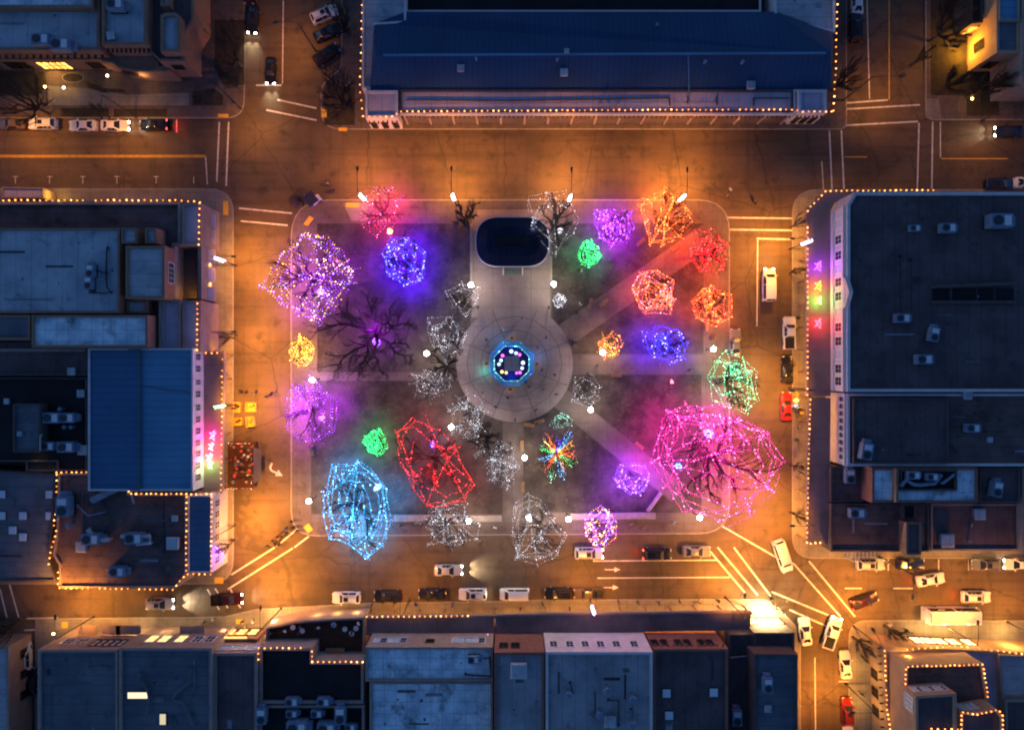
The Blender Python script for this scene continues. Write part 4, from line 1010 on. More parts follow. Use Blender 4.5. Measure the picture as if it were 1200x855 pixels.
wrap('bright orange light strings netting the upper corner tree', OUT['orange'], 9, ['orange'], 6, 4, .36, .1, chords=9, fmin=.8, watts=2200)
wrap('sparse white light strings beside and over the oval bandstand', OUT['whitetop'], 10, ['white'], 7, 2, .45, .075, zlo=.55, zhi=.75, chords=4, fmin=.6, scrib=14, watts=120)
wrap('pale green light strings on the tree by the parked dark car', OUT['gw'], 10, ['green','teal','teal'], 8, 4, .48, .09, chords=6, fmin=.7, scrib=30, watts=500)
wrap('white light strings roping the lower tree around the post lamp', OUT['white17'], 10, ['white'], 9, 4, .4, .075, zlo=.5, zhi=.9, chords=5, fmin=.6, scrib=22, watts=150)
wrap('white light strings on the spreading tree beside the ice-blue one', OUT['white16'], 9, ['white'], 10, 3, .4, .075, chords=6, fmin=.6, scrib=26, watts=150)
wrap('white light strings looping the tree beside the octagon circle', OUT['white8'], 8.5, ['white'], 11, 3, .42, .075, chords=4, fmin=.5, scrib=30, watts=120)
wrap('white light strings forming nested polygons under the bandstand lamp', OUT['white7'], 7, ['white'], 12, 4, .4, .065, chords=2, fmin=.2, watts=80)
wrap('dark red light strings on the tree behind the orange net', OUT['red27'], 8.5, ['red'], 13, 4, .55, .085, chords=3, fmin=.5, scrib=60, watts=900)
wrap('coral orange light strings densely covering the round tree by the path', OUT['coral'], 7.5, ['orange','pink','orange'], 14, 6, .34, .09, chords=6, fmin=.5, scrib=50, watts=1100)
wrap('orange-red light strings on the kerbside tree below the dark red one', OUT['orange26'], 7.5, ['orange','red','orange'], 15, 5, .36, .095, chords=4, fmin=.5, scrib=34, watts=1500)
wrap('purple light strings covering the rounded tree near the green bush lights', OUT['purple30'], 7, ['purple'], 16, 4, .4, .085, chords=3, fmin=.6, scrib=85, watts=2400)
wrap('blue-violet light strings over the rounded tree above the magenta giant', OUT['bviolet'], 7.5, ['blue'], 17, 4, .5, .1, chords=2, fmin=.6, scrib=45, watts=2600)
# ---- smaller crowns given as ellipses
SM = [ # px,py,H,rx,ry,tree label, string label, cols, loops, step, size, chords, fmin, scribbles, watts
 (448,247,7.5,30,33,'bare tree hazed with faint pink lights at the upper kerb','faint pink light strings at the upper kerb beside the first tall lamp',['pink','magenta','red'],3,.8,.075,2,.7,30,1500),
 (362,481,8.5,33,44,'bare tree veiled in purple lights beside the kerb by the post lamp','purple light strings veiling the kerbside tree by the post lamp',['purple'],5,.6,.075,3,.7,70,2800),
 (354,411,4.5,16,19,'small round tree packed with amber lights on the kerb','amber light strings packed on the small kerbside tree',['amber'],5,.34,.085,4,.5,45,350),
 (441,518,4,16,16,'small round shrub-like tree packed with green lights on the dark lawn','green light strings packed into a ball on the dark lawn',['green'],4,.3,.08,3,.5,50,450),
 (690,298,4.5,15,18,'small tree packed with bright green lights near the purple tree','bright green light strings on the small tree near the purple crown',['green'],4,.32,.085,3,.5,40,450),
 (742,561,5,23,20,'low rounded tree wound in violet lights beside the magenta giant','violet light strings on the low tree beside the magenta giant',['violet'],5,.42,.085,3,.5,40,2400),
 (702,617,6,20,24,'small tree speckled with purple and gold lights on the lower walk','purple and gold light strings speckling the small tree on the lower walk',['purple','gold','violet','amber','pink'],4,.5,.11,3,.6,60,500),
 (658,494,4.5,14,10,'tiny tree outlined by pale teal strings at the circle edge','pale teal light strings outlining the tiny tree at the circle edge',['teal','white'],3,.34,.06,2,.3,6,50),
 (686,457,6,19,23,'slender bare tree with thin white strings near the lamp by the second diagonal path','thin white light strings by the lamp near the second diagonal path',['white'],3,.5,.06,3,.6,24,80),
 (656,352,3,9,9,'tiny tree tightly bound in white lights beside the first diagonal path','white light strings tightly binding the tiny tree',['white'],4,.25,.07,3,.3,14,60),
 (714,404,4.5,16,18,'small amber-lit tree wrapped round a post lamp','amber and orange light strings round the tree at the post lamp',['amber','orange'],3,.42,.08,3,.5,40,300),
 (506,450,7,26,24,'bare tree with dim white strings among other white trees beside the circle','dim white light strings on the tree between two white trees by the circle',['white'],2,.5,.065,4,.6,44,90),
 (548,488,9,30,34,'crooked dark-limbed tree with white strings at the lower edge of the circle','white light strings on the crooked tree at the lower circle edge',['white'],2,.5,.07,4,.6,30,120),
 (590,546,7,22,34,'narrow bare tree with white strings over the central lower path','white light strings over the central lower path',['white'],2,.45,.068,4,.6,56,120),
]
for i, (px,py,H,rx,ry,tl,sl_,cols,loops,step,size,ch,fm,scb,wt) in enumerate(SM):
    r = random.Random(300+i)
    tree(px, py, H, rx*.92, ry*.92, 0, tl, 200+i, limbs=5, trunk=.14 if H < 6 else .2, dense=.85)
    wrap(sl_, ell(px, py, rx, ry, 0, 9, r), H, cols, 320+i, loops, step, size, chords=ch, fmin=fm, scrib=scb, watts=wt)
tree(570, 516, 9, 26, 30, .4, 'crooked bare tree half strung in white between the circle and the central lower path', 270, limbs=7)
limbs_lit('white light strings on a few limbs of the half-strung crooked tree', (570,516), ['white'], 48, .4, .065, lv=1, take=22)
tree(522, 428, 7, 24, 22, 0, 'bare dark tree with little light between white-strung trees beside the circle', 271, limbs=6)
# trees lit along the limbs
tree(653, 532, 5, 26, 30, 0, 'small tree striped in radiating orange, blue and green lights', 260, limbs=9)
def burst(label, px, py, H, rx, ry, cols, seed, n, per):
    r = random.Random(seed); z = H*.6; c = P(px,py,z); k = S*(CAMH-z)/CAMH; paths = []; pal = []
    for i in range(n):
        th = 2*math.pi*i/n+r.uniform(-.12,.12); f = r.uniform(.7,1.08)
        for q in range(per):
            t2 = th+r.uniform(-.2,.2); f2 = f*r.uniform(.75,1.05); e = Vector((c.x+rx*k*f2*math.cos(t2), c.y+ry*k*f2*math.sin(t2), H*r.uniform(.5,.9))); s0 = Vector((c.x,c.y,H*.3)); pts = []
            for u in range(9):
                t = u/8; p = s0.lerp(e, t); p.z += H*.16*math.sin(math.pi*t); pts.append(p+Vector((r.uniform(-.13,.13), r.uniform(-.13,.13), 0))*(t*1.4+.2))
            paths.append(pts); pal.append(i % len(cols))
    return string_obj(label, paths, cols, .3, .055, seed, palette=pal, watts=350)
burst('orange, blue and green light strings radiating over the small striped tree', 653, 532, 5, 27, 31, ['orange','amber','cyan','blue','orange','gold','green','cyan','orange','teal','cyan','amber','green'], 41, 13, 6)
limbs_lit('red light strings along the lower limbs of the dark-limbed tree', (508,540), ['red'], 42, .3, .085, take=30, lv=1, frac=.6)
limbs_lit('purple light strings along the limbs of the big tree near the cart', (362,325), ['purple','white','gold'], 43, .6, .1, lv=0)
limbs_lit('white light strings along the limbs of the spreading lower tree', (525,616), ['white'], 44, .3, .07, lv=1, take=24)
limbs_lit('white light strings along the limbs of the crooked tree by the circle', (548,488), ['white'], 45, .32, .07, lv=1, take=34)
limbs_lit('white light strings along the limbs of the narrow tree over the lower path', (590,546), ['white'], 46, .34, .065, lv=1, take=30)
limbs_lit('red light strings along the limbs of the dark red tree', (831,295), ['red'], 47, .35, .08, lv=1, take=30)
tree(435, 391, 13, 66, 66, 0, 'wide unlit bare tree with a purple-wrapped trunk in the middle of the upper lawn', 261, limbs=9, trunk=.34, dense=1.15)
trunk_wrap('purple lights wound up the trunk of the wide bare tree', 440, 402, .6, 4.2, .5, ['purple','violet'], 51, 9, .16, .06, lean=(.3,.6), watts=90)
limbs_lit('purple lights along the first limbs of the wide bare tree', (435,391), ['purple','pink','purple'], 52, .2, .075, take=5, frac=.55, watts=800)
tree(545, 254, 7, 22, 24, 0, 'small unlit bare tree between the upper kerb and the bandstand', 262, limbs=5)
tree(690, 455, 5, 10, 12, 0, 'thin sapling beside the white-stringed slender tree', 263, limbs=4, trunk=.08, dense=.7)
trunk_wrap('blue lights wound on the trunk of the magenta giant', 831, 508, 1.0, 3.6, .55, ['blue','white','blue'], 53, 8, .15, .08)
trunk_wrap('blue lights on a low limb at the edge of the magenta giant', 795, 546, .6, 2.2, .4, ['blue','cyan'], 54, 6, .16, .075)
trunk_wrap('blue-violet lights wound on the trunk of the red-stringed tree', 508, 520, .8, 3.4, .4, ['blue','violet'], 55, 8, .16, .075)
trunk_wrap('white lights wound on the trunk of the ice-blue tree', 442, 571, 1.0, 3.4, .4, ['cyan','white'], 56, 8, .15, .075)
trunk_wrap('white lights wound on the trunk of the white-roped tree', 620, 606, 1.0, 3.4, .35, ['white'], 57, 8, .14, .08)
trunk_wrap('red and gold lights wound on the trunk of the pink-lit tree', 455, 268, .8, 3.6, .35, ['red','gold'], 58, 8, .15, .08, lean=(.5,-.9))
trunk_wrap('pale blue lights wound on the trunk of the big purple and gold tree', 376, 342, .8, 3.2, .45, ['violet','white'], 59, 8, .15, .08)
trunk_wrap('violet lights wound on the trunk of the kerbside purple tree', 377, 490, .8, 2.8, .3, ['purple','pink'], 60, 6, .16, .07)
trunk_wrap('white lights wound on the trunk beside the bandstand', 656, 270, .6, 3.2, .35, ['white'], 61, 8, .16, .07)
trunk_wrap('lavender lights on the low stump by the second diagonal path', 787, 447, .3, 1.0, .25, ['pink','white'], 62, 3, .2, .07)
# ---- street trees outside the square
ST = [
 (26,116,11,52,44,'large bare street tree over the parked cars by the museum beds',7),
 (118,131,4.5,16,8,'small leafless shrub by the kerb in front of the museum',5),
 (268,62,9,22,46,'tall leafless tree between the museum and the upper side street',6),
 (274,98,5,10,12,'lower leafless sapling on the corner past the museum',5),
 (398,112,9,30,38,'dense leafless tree on the corner before the palace side wall',8),
 (401,25,8,16,26,'leafless tree between the palace wall and the diagonally parked cars',6),
 (991,92,8,16,26,'leafless tree at the palace end beside the leaning lamp',6),
 (1112,30,9,22,44,'dark bushy tree in the bed beside the amber courtyard',8),
 (1118,96,7,18,20,'dark bushy tree at the corner of the planted bed',7),
 (1152,104,7,20,16,'dark rounded tree under the amber courtyard wall',7),
 (1180,96,7,18,14,'dark rounded tree at the frame edge by the pale house',7),
 (1082,66,6,7,10,'thin kerbside tree on the street with the yellow centre line',4),
 (233,118,3.2,9,8,'little decorated shrub in the corner bed by the curb ramp',5),
 (1012,756,6,16,14,'small leafless tree on the pavement at the inn corner',5),
 (1050,742,6,14,10,'small leafless tree by the inn entrance among waiting people',5),
 (8,735,7,16,22,'bare tree by the pale edge building and the angled crosswalk',5),
 (934,478,4,7,7,'small bare pavement tree beside the red car',4),
 (934,548,5,8,12,'small bare pavement tree beside the magenta giant',4),
 (938,605,5,8,10,'small bare pavement tree near the end of the pink-lit walkway',4),
 (936,262,5,9,9,'small bare pavement tree in the corner by the bending lanterns',4),
 (934,318,5,8,8,'small bare pavement tree opposite the white pickup',4),
 (265,395,5,8,10,'small bare pavement tree by the end of the lavender awnings',4),
 (264,640,5,9,10,'small bare pavement tree near the narrow blue roof',4),
]
for i, (px,py,H,rx,ry,lab,n) in enumerate(ST):
    tree(px, py, H, rx*1.0, ry*1.0, 0, lab, 400+i, limbs=n, twig='twig_d', trunk=.12 if H < 6 else .22, dense=1.0 if 'bushy' not in lab and 'dense' not in lab else 1.25)
# ================================================================== vehicles
PAINT = {}
def paint(name, c, rough=.28):
    PAINT[name] = plain('paint_'+name, c, .18 if name in ('black','darkblue') else rough, 0, .35); b = PAINT[name].node_tree.nodes['Principled BSDF']
    b.inputs['Coat Weight'].default_value = .3; b.inputs['Coat Roughness'].default_value = .08
for n, c in (('white',(.78,.77,.75)),('silver',(.45,.46,.48)),('grey',(.16,.165,.17)),('black',(.012,.012,.014)),('darkblue',(.012,.02,.06)),('darkred',(.03,.005,.005)),('deepred',(.22,.015,.015)),('red',(.5,.02,.02)),('tan',(.3,.24,.17)),('brown',(.1,.07,.05))): paint(n, c)
# stations: x, half width, bottom, shoulder z, inner half width, top z
CARS = {
 'sedan': (dict(L=4.7), [(2.34,.62,.38,.55,.5,.58),(2.24,.80,.24,.64,.62,.70),(1.85,.89,.2,.74,.68,.80),(.98,.91,.2,.88,.72,.95),(.22,.91,.2,.92,.57,1.40),(-.35,.91,.2,.93,.58,1.44),(-.95,.91,.2,.93,.57,1.40),(-1.7,.90,.2,.93,.66,1.03),(-2.12,.86,.24,.9,.68,.98),(-2.3,.74,.34,.78,.6,.82)], (3,4,6,7)),
 'suv': (dict(L=4.7), [(2.32,.66,.42,.7,.55,.74),(2.22,.84,.28,.84,.66,.92),(1.8,.93,.24,.96,.72,1.02),(1.05,.95,.24,1.04,.76,1.1),(.4,.95,.24,1.07,.64,1.66),(-.5,.95,.24,1.08,.66,1.72),(-1.75,.95,.24,1.08,.64,1.68),(-2.15,.92,.26,1.05,.68,1.15),(-2.28,.88,.3,.95,.66,1.0),(-2.34,.8,.36,.7,.6,.74)], (3,4,6,7)),
 'pickup': (dict(L=5.5), [(2.72,.72,.45,.8,.6,.84),(2.6,.9,.32,.95,.7,1.0),(2.2,.97,.3,1.04,.76,1.1),(1.35,.98,.3,1.1,.78,1.16),(.75,.98,.3,1.14,.66,1.76),(.1,.98,.3,1.14,.68,1.8),(-.55,.98,.3,1.14,.66,1.77),(-.72,.98,.3,1.12,.72,1.2)], (3,4,6,7)),
 'van': (dict(L=5.4), [(2.68,.7,.42,.8,.6,.86),(2.6,.88,.3,.95,.7,1.02),(2.25,.97,.28,1.1,.76,1.2),(1.75,1.0,.28,1.18,.8,1.3),(1.1,1.0,.28,1.2,.78,2.0),(0,1.0,.28,1.2,.8,2.08),(-2.4,1.0,.28,1.2,.8,2.04),(-2.62,.98,.3,1.15,.84,1.5),(-2.68,.95,.34,1.0,.8,1.05)], (3,4,6,7)),
 'bus': (dict(L=9.2), [(4.6,1.0,.45,1.0,.8,1.3),(4.5,1.15,.36,1.15,.95,1.7),(4.35,1.2,.34,1.3,1.0,1.9),(4.2,1.2,.34,1.35,1.02,2.2),(3.95,1.2,.34,1.4,1.02,2.9),(0,1.2,.34,1.4,1.05,3.0),(-4.3,1.2,.34,1.4,1.02,2.95),(-4.5,1.2,.36,1.4,1.0,2.6),(-4.58,1.18,.4,1.2,.95,1.3)], (3,4,6,7)),
}
def car_proto(kind):
    info, st, (i0, i1, i2, i3) = CARS[kind]
    root = empty('parked_car' if kind in ('sedan','suv') else {'pickup':'pickup_truck','van':'van','bus':'shuttle_bus'}[kind], (0,0,0))
    rows = []
    for (x, w, zb, zs, wi, zt) in st:
        rows.append([Vector(p) for p in ((x,-w*.97,zb),(x,-w,(zb+zs)*.55),(x,-w*.985,zs),(x,-(w*.25+wi*.75) if zt-zs < .3 else -wi*1.04,zs+(zt-zs)*.86),(x,-wi*.8,zt),(x,0,zt+.025),(x,wi*.8,zt),(x,(w*.25+wi*.75) if zt-zs < .3 else wi*1.04,zs+(zt-zs)*.86),(x,w*.985,zs),(x,w,(zb+zs)*.55),(x,w*.97,zb))])
    b = MB(); n = len(rows); m = 11
    b.v = [p for r in rows for p in r]
    for i in range(n-1):
        for j in range(m-1): b.f.append([i*m+j, (i+1)*m+j, (i+1)*m+j+1, i*m+j+1]); b.m.append(0)
    b.f.append(list(range(m))[::-1]); b.m.append(0); b.f.append([(n-1)*m+j for j in range(m)]); b.m.append(0)
    b.f.append([j for i in range(n) for j in (i*m,)][::1]+[i*m+m-1 for i in range(n-1,-1,-1)]); b.m.append(0)
    xm = st[i0][0]-.25
    for s in (-1, 1): b.box((xm, s*(st[i0][1]+.1), st[i0][3]+.1), (.16,.2,.14))
    body = b.build('body', PAINT['white'], root, smooth=False)
    me = body.data; me.polygons.foreach_set('use_smooth', [True]*len(me.polygons)); me.set_sharp_from_angle(angle=R(32))
    def glass(name, quads, shrink=.07, out=.014):
        g_ = MB()
        for qd in quads:
            c = sum(qd, Vector())/len(qd); nr = (qd[1]-qd[0]).cross(qd[2]-qd[0]).normalized()
            if nr.dot(c-Vector((0,0,.8))) < 0: nr = -nr
            g_.face([p+(c-p)*shrink+nr*out for p in qd])
        return g_.build(name, M['glass'], root)
    glass('windscreen', [[rows[i0][3],rows[i1][4],rows[i1][6],rows[i0][7]]], .06, .03)
    if kind != 'bus' or True: glass('rear_window', [[rows[i2][4],rows[i3][3],rows[i3][7],rows[i2][6]]], .1, .03)
    for (ja, jb) in ((2,3),(8,7)):
        qs = []
        lim = range(i1, i2)
        for i in lim:
            qs.append([rows[i][ja],rows[i+1][ja],rows[i+1][jb],rows[i][jb]])
        qs.append([rows[i0][ja]+(rows[i1][ja]-rows[i0][ja])*.35,rows[i1][ja],rows[i1][jb]])
        glass('side_window', qs, .06, .012)
    if kind == 'pickup':
        bd = MB(); bd.box((-1.72,0,.62), (2.0,1.84,.5)); 
        for s in (-1, 1): bd.box((-1.72, s*.9, 1.0), (2.02,.14,.3))
        bd.box((-2.68,0,.95), (.1,1.84,.44)); bd.build('cargo_bed', PAINT['white'], root)
        fl = MB(); fl.face([(-.75,-.82,.88),(-2.62,-.82,.88),(-2.62,.82,.88),(-.75,.82,.88)][::-1]); fl.build('bed_liner', M['black'], root)
    if kind == 'suv':
        rr = MB()
        for s in (-1,1): rr.bar((.2,s*.52,1.76),(-1.6,s*.52,1.74),.05,.05)
        rr.build('roof_rail', M['metal_d'], root)
        sr_ = MB(); sr_.box((-.1,0,1.755),(.75,.7,.02)); sr_.build('sunroof', M['glass'], root)
    if kind == 'bus':
        for x in (3.0,-.5,-3.0):
            h_ = MB(); h_.box((x,0,3.06),(.8,.8,.12)); h_.build('roof_hatch', M['trim'], root)
    xs = (st[2][0]-.45, st[-2][0]+.75) if kind != 'pickup' else (1.8,-1.75)
    if kind == 'bus': xs = (2.9,-2.6)
    rw = .34 if kind != 'bus' else .46
    first = None
    for x in xs:
        for s in (-1,1):
            y = s*(max(q_[1] for q_ in st)-.1)
            if first is None:
                w = MB(); w.tube([(0,-.12,0),(0,.12,0)], rw, 16); first = w.build('wheel', M['black'], root, loc=(x,y,rw))
                rm_ = MB(); rm_.tube([(0,-.13,0),(0,.13,0)], rw*.62, 12); rm_.build('rim', M['metal'], first)
            else: o = dup(first, root); o.location = (x,y,rw)
    xf, wf, zf = st[1][0]+.02, st[1][1], st[1][3]; xb, wb, zb_ = st[-2][0]-.06, st[-2][1], st[-2][3]
    if kind == 'pickup': xb, wb, zb_ = -2.76, .9, .98
    for s in (-1,1):
        h_ = MB(); h_.box((xf, s*wf*.76, zf-.02), (.26,.34,.12)); h_.build('headlight', M['head_off'], root)
        t_ = MB(); t_.box((xb, s*wb*.8, zb_-.06), (.12,.3,.16)); t_.build('taillight', M['tail_off'], root)
    return root
PROTO = {k: car_proto(k) for k in CARS}
used = set()
SC = {'sedan':1.0,'suv':1.0,'pickup':1.0,'van':1.0,'bus':1.0}
def vehicle(kind, px, py, deg, col, label, group=None, head=False, tail=False, beam=0, cat=None, scale=1.0, name=None):
    """deg: heading in the picture, 0 = facing the frame's right edge, 90 = facing its top edge"""
    p = P(px, py, .8)
    r = PROTO[kind] if kind not in used else dup(PROTO[kind]); used.add(kind)
    r.location = (p.x, p.y, 0.0); r.rotation_euler.z = R(deg); r.scale = (scale,)*3
    r['label'] = label; r['category'] = cat or {'sedan':'car','suv':'car','pickup':'pickup truck','van':'van','bus':'bus'}[kind]
    if group: r['group'] = group
    elif 'group' in r: del r['group']
    for ch in r.children:
        st_ = ch.name.split('.')[0]; m = None
        if st_ in ('body','cargo_bed'): m = PAINT[col]
        elif st_ == 'headlight': m = M['head_on'] if head else M['head_off']
        elif st_ == 'taillight': m = M['tail_on'] if tail else M['tail_off']
        if m: 
            for s_ in ch.material_slots: s_.link = 'OBJECT'; s_.material = m
    L_ = CARS[kind][0]['L']/2
    if beam:
        for s in (-1,1): lamp('SPOT', (L_+.1, s*.6, .75), beam*2.2, (1,.86,.6), .08, r, 62, .8, (1,0,-.13))
    if tail: lamp('SPOT', (-L_-.15, 0, .8), 260, (1,.03,.02), .15, r, 130, .9, (-1,0,-.25))
    return r
G1 = 'cars parked along the upper street'; G2 = 'cars parked diagonally by the palace'; G3 = 'cars parked along the lower street'; G4 = 'cars along the street beside the corner walkway'; G5 = 'cars on the lower side street'; G6 = 'cars driving'
V = vehicle
V('sedan',14,145,180,'brown','dark brown car under the large bare tree, first of the row by the museum',G1)
V('suv',50,145,180,'white','cream white car with wide roof between the dark brown car and the two white sedans',G1)
V('sedan',97,147,180,'white','white sedan parked behind the cream white car, its headlights off',G1)
V('sedan',134,147,0,'white','white sedan with glowing headlights shining toward the dark car ahead',G1,head=True,beam=260)
V('sedan',180,146,180,'black','black sedan with lit red taillights at the end of the row by the museum',G1,tail=True)
V('sedan',296,22,-95,'black','black car driving down the upper side street with headlights on',G6,head=True,beam=500)
V('sedan',317,82,-92,'black','small black car with headlights on waiting behind the white stop line',G6,head=True,beam=500,scale=.95)
V('suv',293,-12,-95,'darkred','car at the frame edge with glowing red taillights',G6,tail=True)
V('suv',380,17,24,'white','white car parked diagonally above the two black ones beside the palace',G2)
V('sedan',383,38,24,'black','black sedan parked diagonally between a white car and a larger black one',G2)
V('suv',382,64,34,'black','large black car parked diagonally, lowest of the three by the palace wall',G2)
V('suv',1003,32,90,'black','long black car parked beside the palace end wall',None,scale=1.05)
V('sedan',1005,2,90,'white','white car at the frame edge ahead of the long black car',None)
V('sedan',1183,154,180,'darkblue','dark blue car with headlights on arriving at the frame edge',G6,head=True,beam=250)
V('sedan',1172,215,0,'darkblue','dark blue car parked above the lantern-edged roof of the corner block',None)
V('sedan',1204,214,0,'white','white car cut by the frame edge behind a parked dark blue car',None)
V('van',901,334,90,'white','white van driving up the street past the dark red tree',G6,head=True,beam=120)
V('pickup',925,390,90,'white','white pickup with a dark cargo bed parked by the corner walkway',G4)
V('sedan',923,434,90,'black','black sedan parked between the white pickup and the red car',G4)
V('sedan',922,476,90,'red','bright red car parked beside a stack of yellow boxes',G4)
V('sedan',862,402,90,'grey','dark grey car half hidden behind the pale green tree',None)
V('sedan',525,668,0,'silver','silver car driving between the parked row and the square with headlights on',G6,head=True,beam=1400)
V('suv',690,648,0,'silver','pale silver car stopped at the kerb below the purple and gold tree',G6,head=True,beam=100)
V('suv',770,649,0,'black','black car braking in the lower street with a red glow behind it',G6,tail=True)
V('sedan',816,646,0,'grey','dark grey car just ahead of the braking black car',G6)
V('suv',406,700,180,'white','white car with a black glass roof, first of the row by the terrace',G3)
V('suv',455,698,180,'black','black car with an amber marker light parked before the brown-fronted walkway',G3)
V('sedan',507,696,180,'black','black sedan parked between another black car and a silver-white one',G3)
V('suv',554,696,180,'white','silver-white car parked behind the black sedan in the lower row',G3)
V('van',603,696,180,'white','white van with a broad pale roof parked in the middle of the lower row',G3,scale=.92)
V('suv',655,695,180,'black','glossy black car parked behind the white van',G3)
V('pickup',690,695,180,'brown','dark brown pickup at the end of the lower row',G3,scale=.9)
V('suv',187,707,0,'silver','silver car with bright headlights on the narrow street below the lantern-edged roof',G6,head=True,beam=1500)
V('pickup',266,702,4,'darkred','dark red pickup with headlights on crossing the lower crosswalk lines',G6,head=True,beam=300,scale=.95)
V('suv',29,768,92,'white','white car parked beside the double blue-roofed building',None)
V('sedan',35,799,90,'black','black car parked below the white car by the double blue-roofed building',None)
V('van',917,651,-71,'white','white van turning across the diagonal crosswalk lines',G6)
V('suv',1020,661,0,'silver','silver car parked under the pergola',G5)
V('sedan',1067,661,0,'darkblue','dark blue car parked behind the silver car under the dark brown roofs',G5)
V('suv',1155,661,180,'grey','dark grey car parked near the frame edge with a pale outline',G5)
V('sedan',1194,661,180,'white','white car with bright headlights at the end of the side street row',G5,head=True,beam=80)
V('sedan',1091,679,9,'white','white car with red taillights angled across the lane above the bus',G6,tail=True)
V('suv',1144,699,0,'white','white car with glowing red taillights beside the shuttle bus',G6,tail=True)
V('sedan',1013,704,19,'darkred','dark maroon car turning at the inn corner',G6,tail=True)
V('bus',1113,719,0,'white','long white shuttle bus parked in front of the adobe inn',None)
V('sedan',944,740,96,'white','white car standing near the blazing shop light',G6)
V('pickup',975,741,72,'white','white pickup waiting beside the turning corner with dark glass',G6,head=True)
V('sedan',991,779,94,'white','white sedan parked along the kerb next to the adobe inn',None)
V('suv',993,833,92,'deepred','dark red car parked along the kerb below the white sedan',None)
V('sedan',994,866,90,'white','white car at the frame edge below the dark red car',None)
# ================================================================== post lamps of the square
def post_lamp(loc, H=3.7, r=.36):
    root = empty('post_lamp', loc)
    b = MB(); b.cyl((0,0,0), .22, .35, 10, 0, .14); b.build('base', M['metal_d'], root)
    b = MB(); b.cyl((0,0,.35), .07, H-.35-r*.9, 8); b.build('pole', M['metal_d'], root)
    b = MB(); b.ball((0,0,H), r, 14, 10); o = b.build('globe', M['globe'], root, smooth=True)
    return root
LMP = [(552,334,'post lamp with a bright globe under the bandstand corner'),(649,333,'post lamp with a bright globe beside the tiny white tree'),(500,414,'post lamp with a warm globe between the unlit tree and the white trees'),
 (366,445,'post lamp glowing inside the purple-veiled tree'),(362,587,'post lamp with a bright globe at the lower kerb beside the ice-blue tree'),(529,500,'post lamp with a globe between the red-stringed and crooked white trees'),
 (549,610,'post lamp glowing through the spreading white tree'),(615,536,'post lamp with a globe along the central lower path'),(666,608,'post lamp with a globe beside the low wall and the roped white tree'),
 (820,606,'post lamp with a globe at the foot of the magenta giant'),(692,480,'post lamp with a globe at the head of the second diagonal path'),(836,409,'post lamp with a globe by the kerb beside the pale green tree'),
 (706,413,'post lamp with a globe at the small amber-lit tree'),(620,606,'post lamp with a globe inside the roped white tree')]
p0 = None
for px, py, lab in LMP:
    p = P(px, py, 3.7); p.z = KH
    if p0 is None: p0 = post_lamp(p); o = p0
    else: o = dup(p0); o.location = p
    tag(o, lab, 'lamp post', 'globe lamps of the square')
# small bed lamps by the museum
b0 = None
for px, py, lab in ((53,102,'little lamp beside the pale marker in the museum beds'),(75,103,'little amber lamp beside the oval planting bed'),(126,89,'little amber lamp below the museum arcade'),(167,87,'little amber lamp on the first side of the museum doorway'),(191,87,'little amber lamp on the far side of the museum doorway'),(1139,116,'little white lamp in the dark bed under the amber courtyard'),(63,742,'small yellow lamp on the street corner by the double blue roofs')):
    p = P(px, py, 1.4); p.z = KH
    if b0 is None:
        b0 = empty('garden_lamp', p); b = MB(); b.cyl((0,0,0), .05, 1.2, 6); b.build('pole', M['metal_d'], b0)
        b = MB(); b.ball((0,0,1.35), .17, 10, 7); b.build('globe', glow('amber_globe', (1,.55,.15), 45), b0, smooth=True); o = b0
    else: o = dup(b0); o.location = p
    tag(o, lab, 'lamp', 'small garden lamps')
# ================================================================== street lamps with arms; some carry a lit garland
def street_lamp(px, py, deg, label, H=9.5, arm=3.2, garland=None, power=9000, col=(1,.35,.04), group='street lamps', spot=138, wind=True):
    """foot of the pole at (px, py); deg is the direction of the arm"""
    f = P(px, py, 0); f.z = KH
    root = empty('street_lamp', f, 0, label, 'street lamp', group); d = Vector((math.cos(R(deg)), math.sin(R(deg)), 0))
    b = MB(); b.cyl((0,0,0), .2, .5, 8, 0, .14); b.build('base', M['metal_d'], root)
    b = MB(); b.tube([(0,0,.5),(0,0,H-.6),Vector((0,0,H))], [.1,.075,.06], 8); b.build('pole', M['metal_d'], root)
    b = MB(); b.tube([(0,0,H-.05), d*arm*.5+Vector((0,0,H+.25)), d*arm+Vector((0,0,H+.2))], .045, 6); b.build('arm', M['metal_d'], root)
    e = d*(arm+.25)+Vector((0,0,H+.12))
    b = MB(); b.box(e, (.75,.36,.16), R(deg), 0, .7); hd = b.build('lamp_head', M['metal_d'], root)
    b = MB(); b.box(e+Vector((0,0,-.1)), (.5,.26,.05), R(deg)); b.build('lens', M['sodium'], hd)
    lamp('SPOT', e+Vector((0,0,-.16)), power*(2.25 if py > 260 else 1.85), col, .18, root, spot, .85, tuple(d*.32+Vector((0,0,-1))))
    if garland:
        b = MB(); z0, z1 = H*.45, H*.86
        pts = [Vector((.2*math.cos(t*.9)-d.x*.15, .2*math.sin(t*.9)-d.y*.15, z0+(z1-z0)*t/30)) for t in range(31)]
        b.tube(pts, .075, 5); b.build('lit_garland', M[garland], root)
    return root
M['gar_w'] = glow('garland_white', (1,.88,.78), 9); M['gar_b'] = glow('garland_blue_white', (.55,.6,1), 9); M['gar_g'] = glow('garland_green', (.4,1,.45), 7); M['gar_p'] = glow('garland_violet', (.8,.5,1), 9)
street_lamp(434,241,90,'street lamp with a white garland beside the faint pink tree',garland='gar_w',power=8000)
street_lamp(535,241,90,'street lamp with a white garland above the small unlit tree',garland='gar_w',power=10500)
street_lamp(664,242,90,'street lamp with a white garland beside the sparse white strings',garland='gar_w',power=11500)
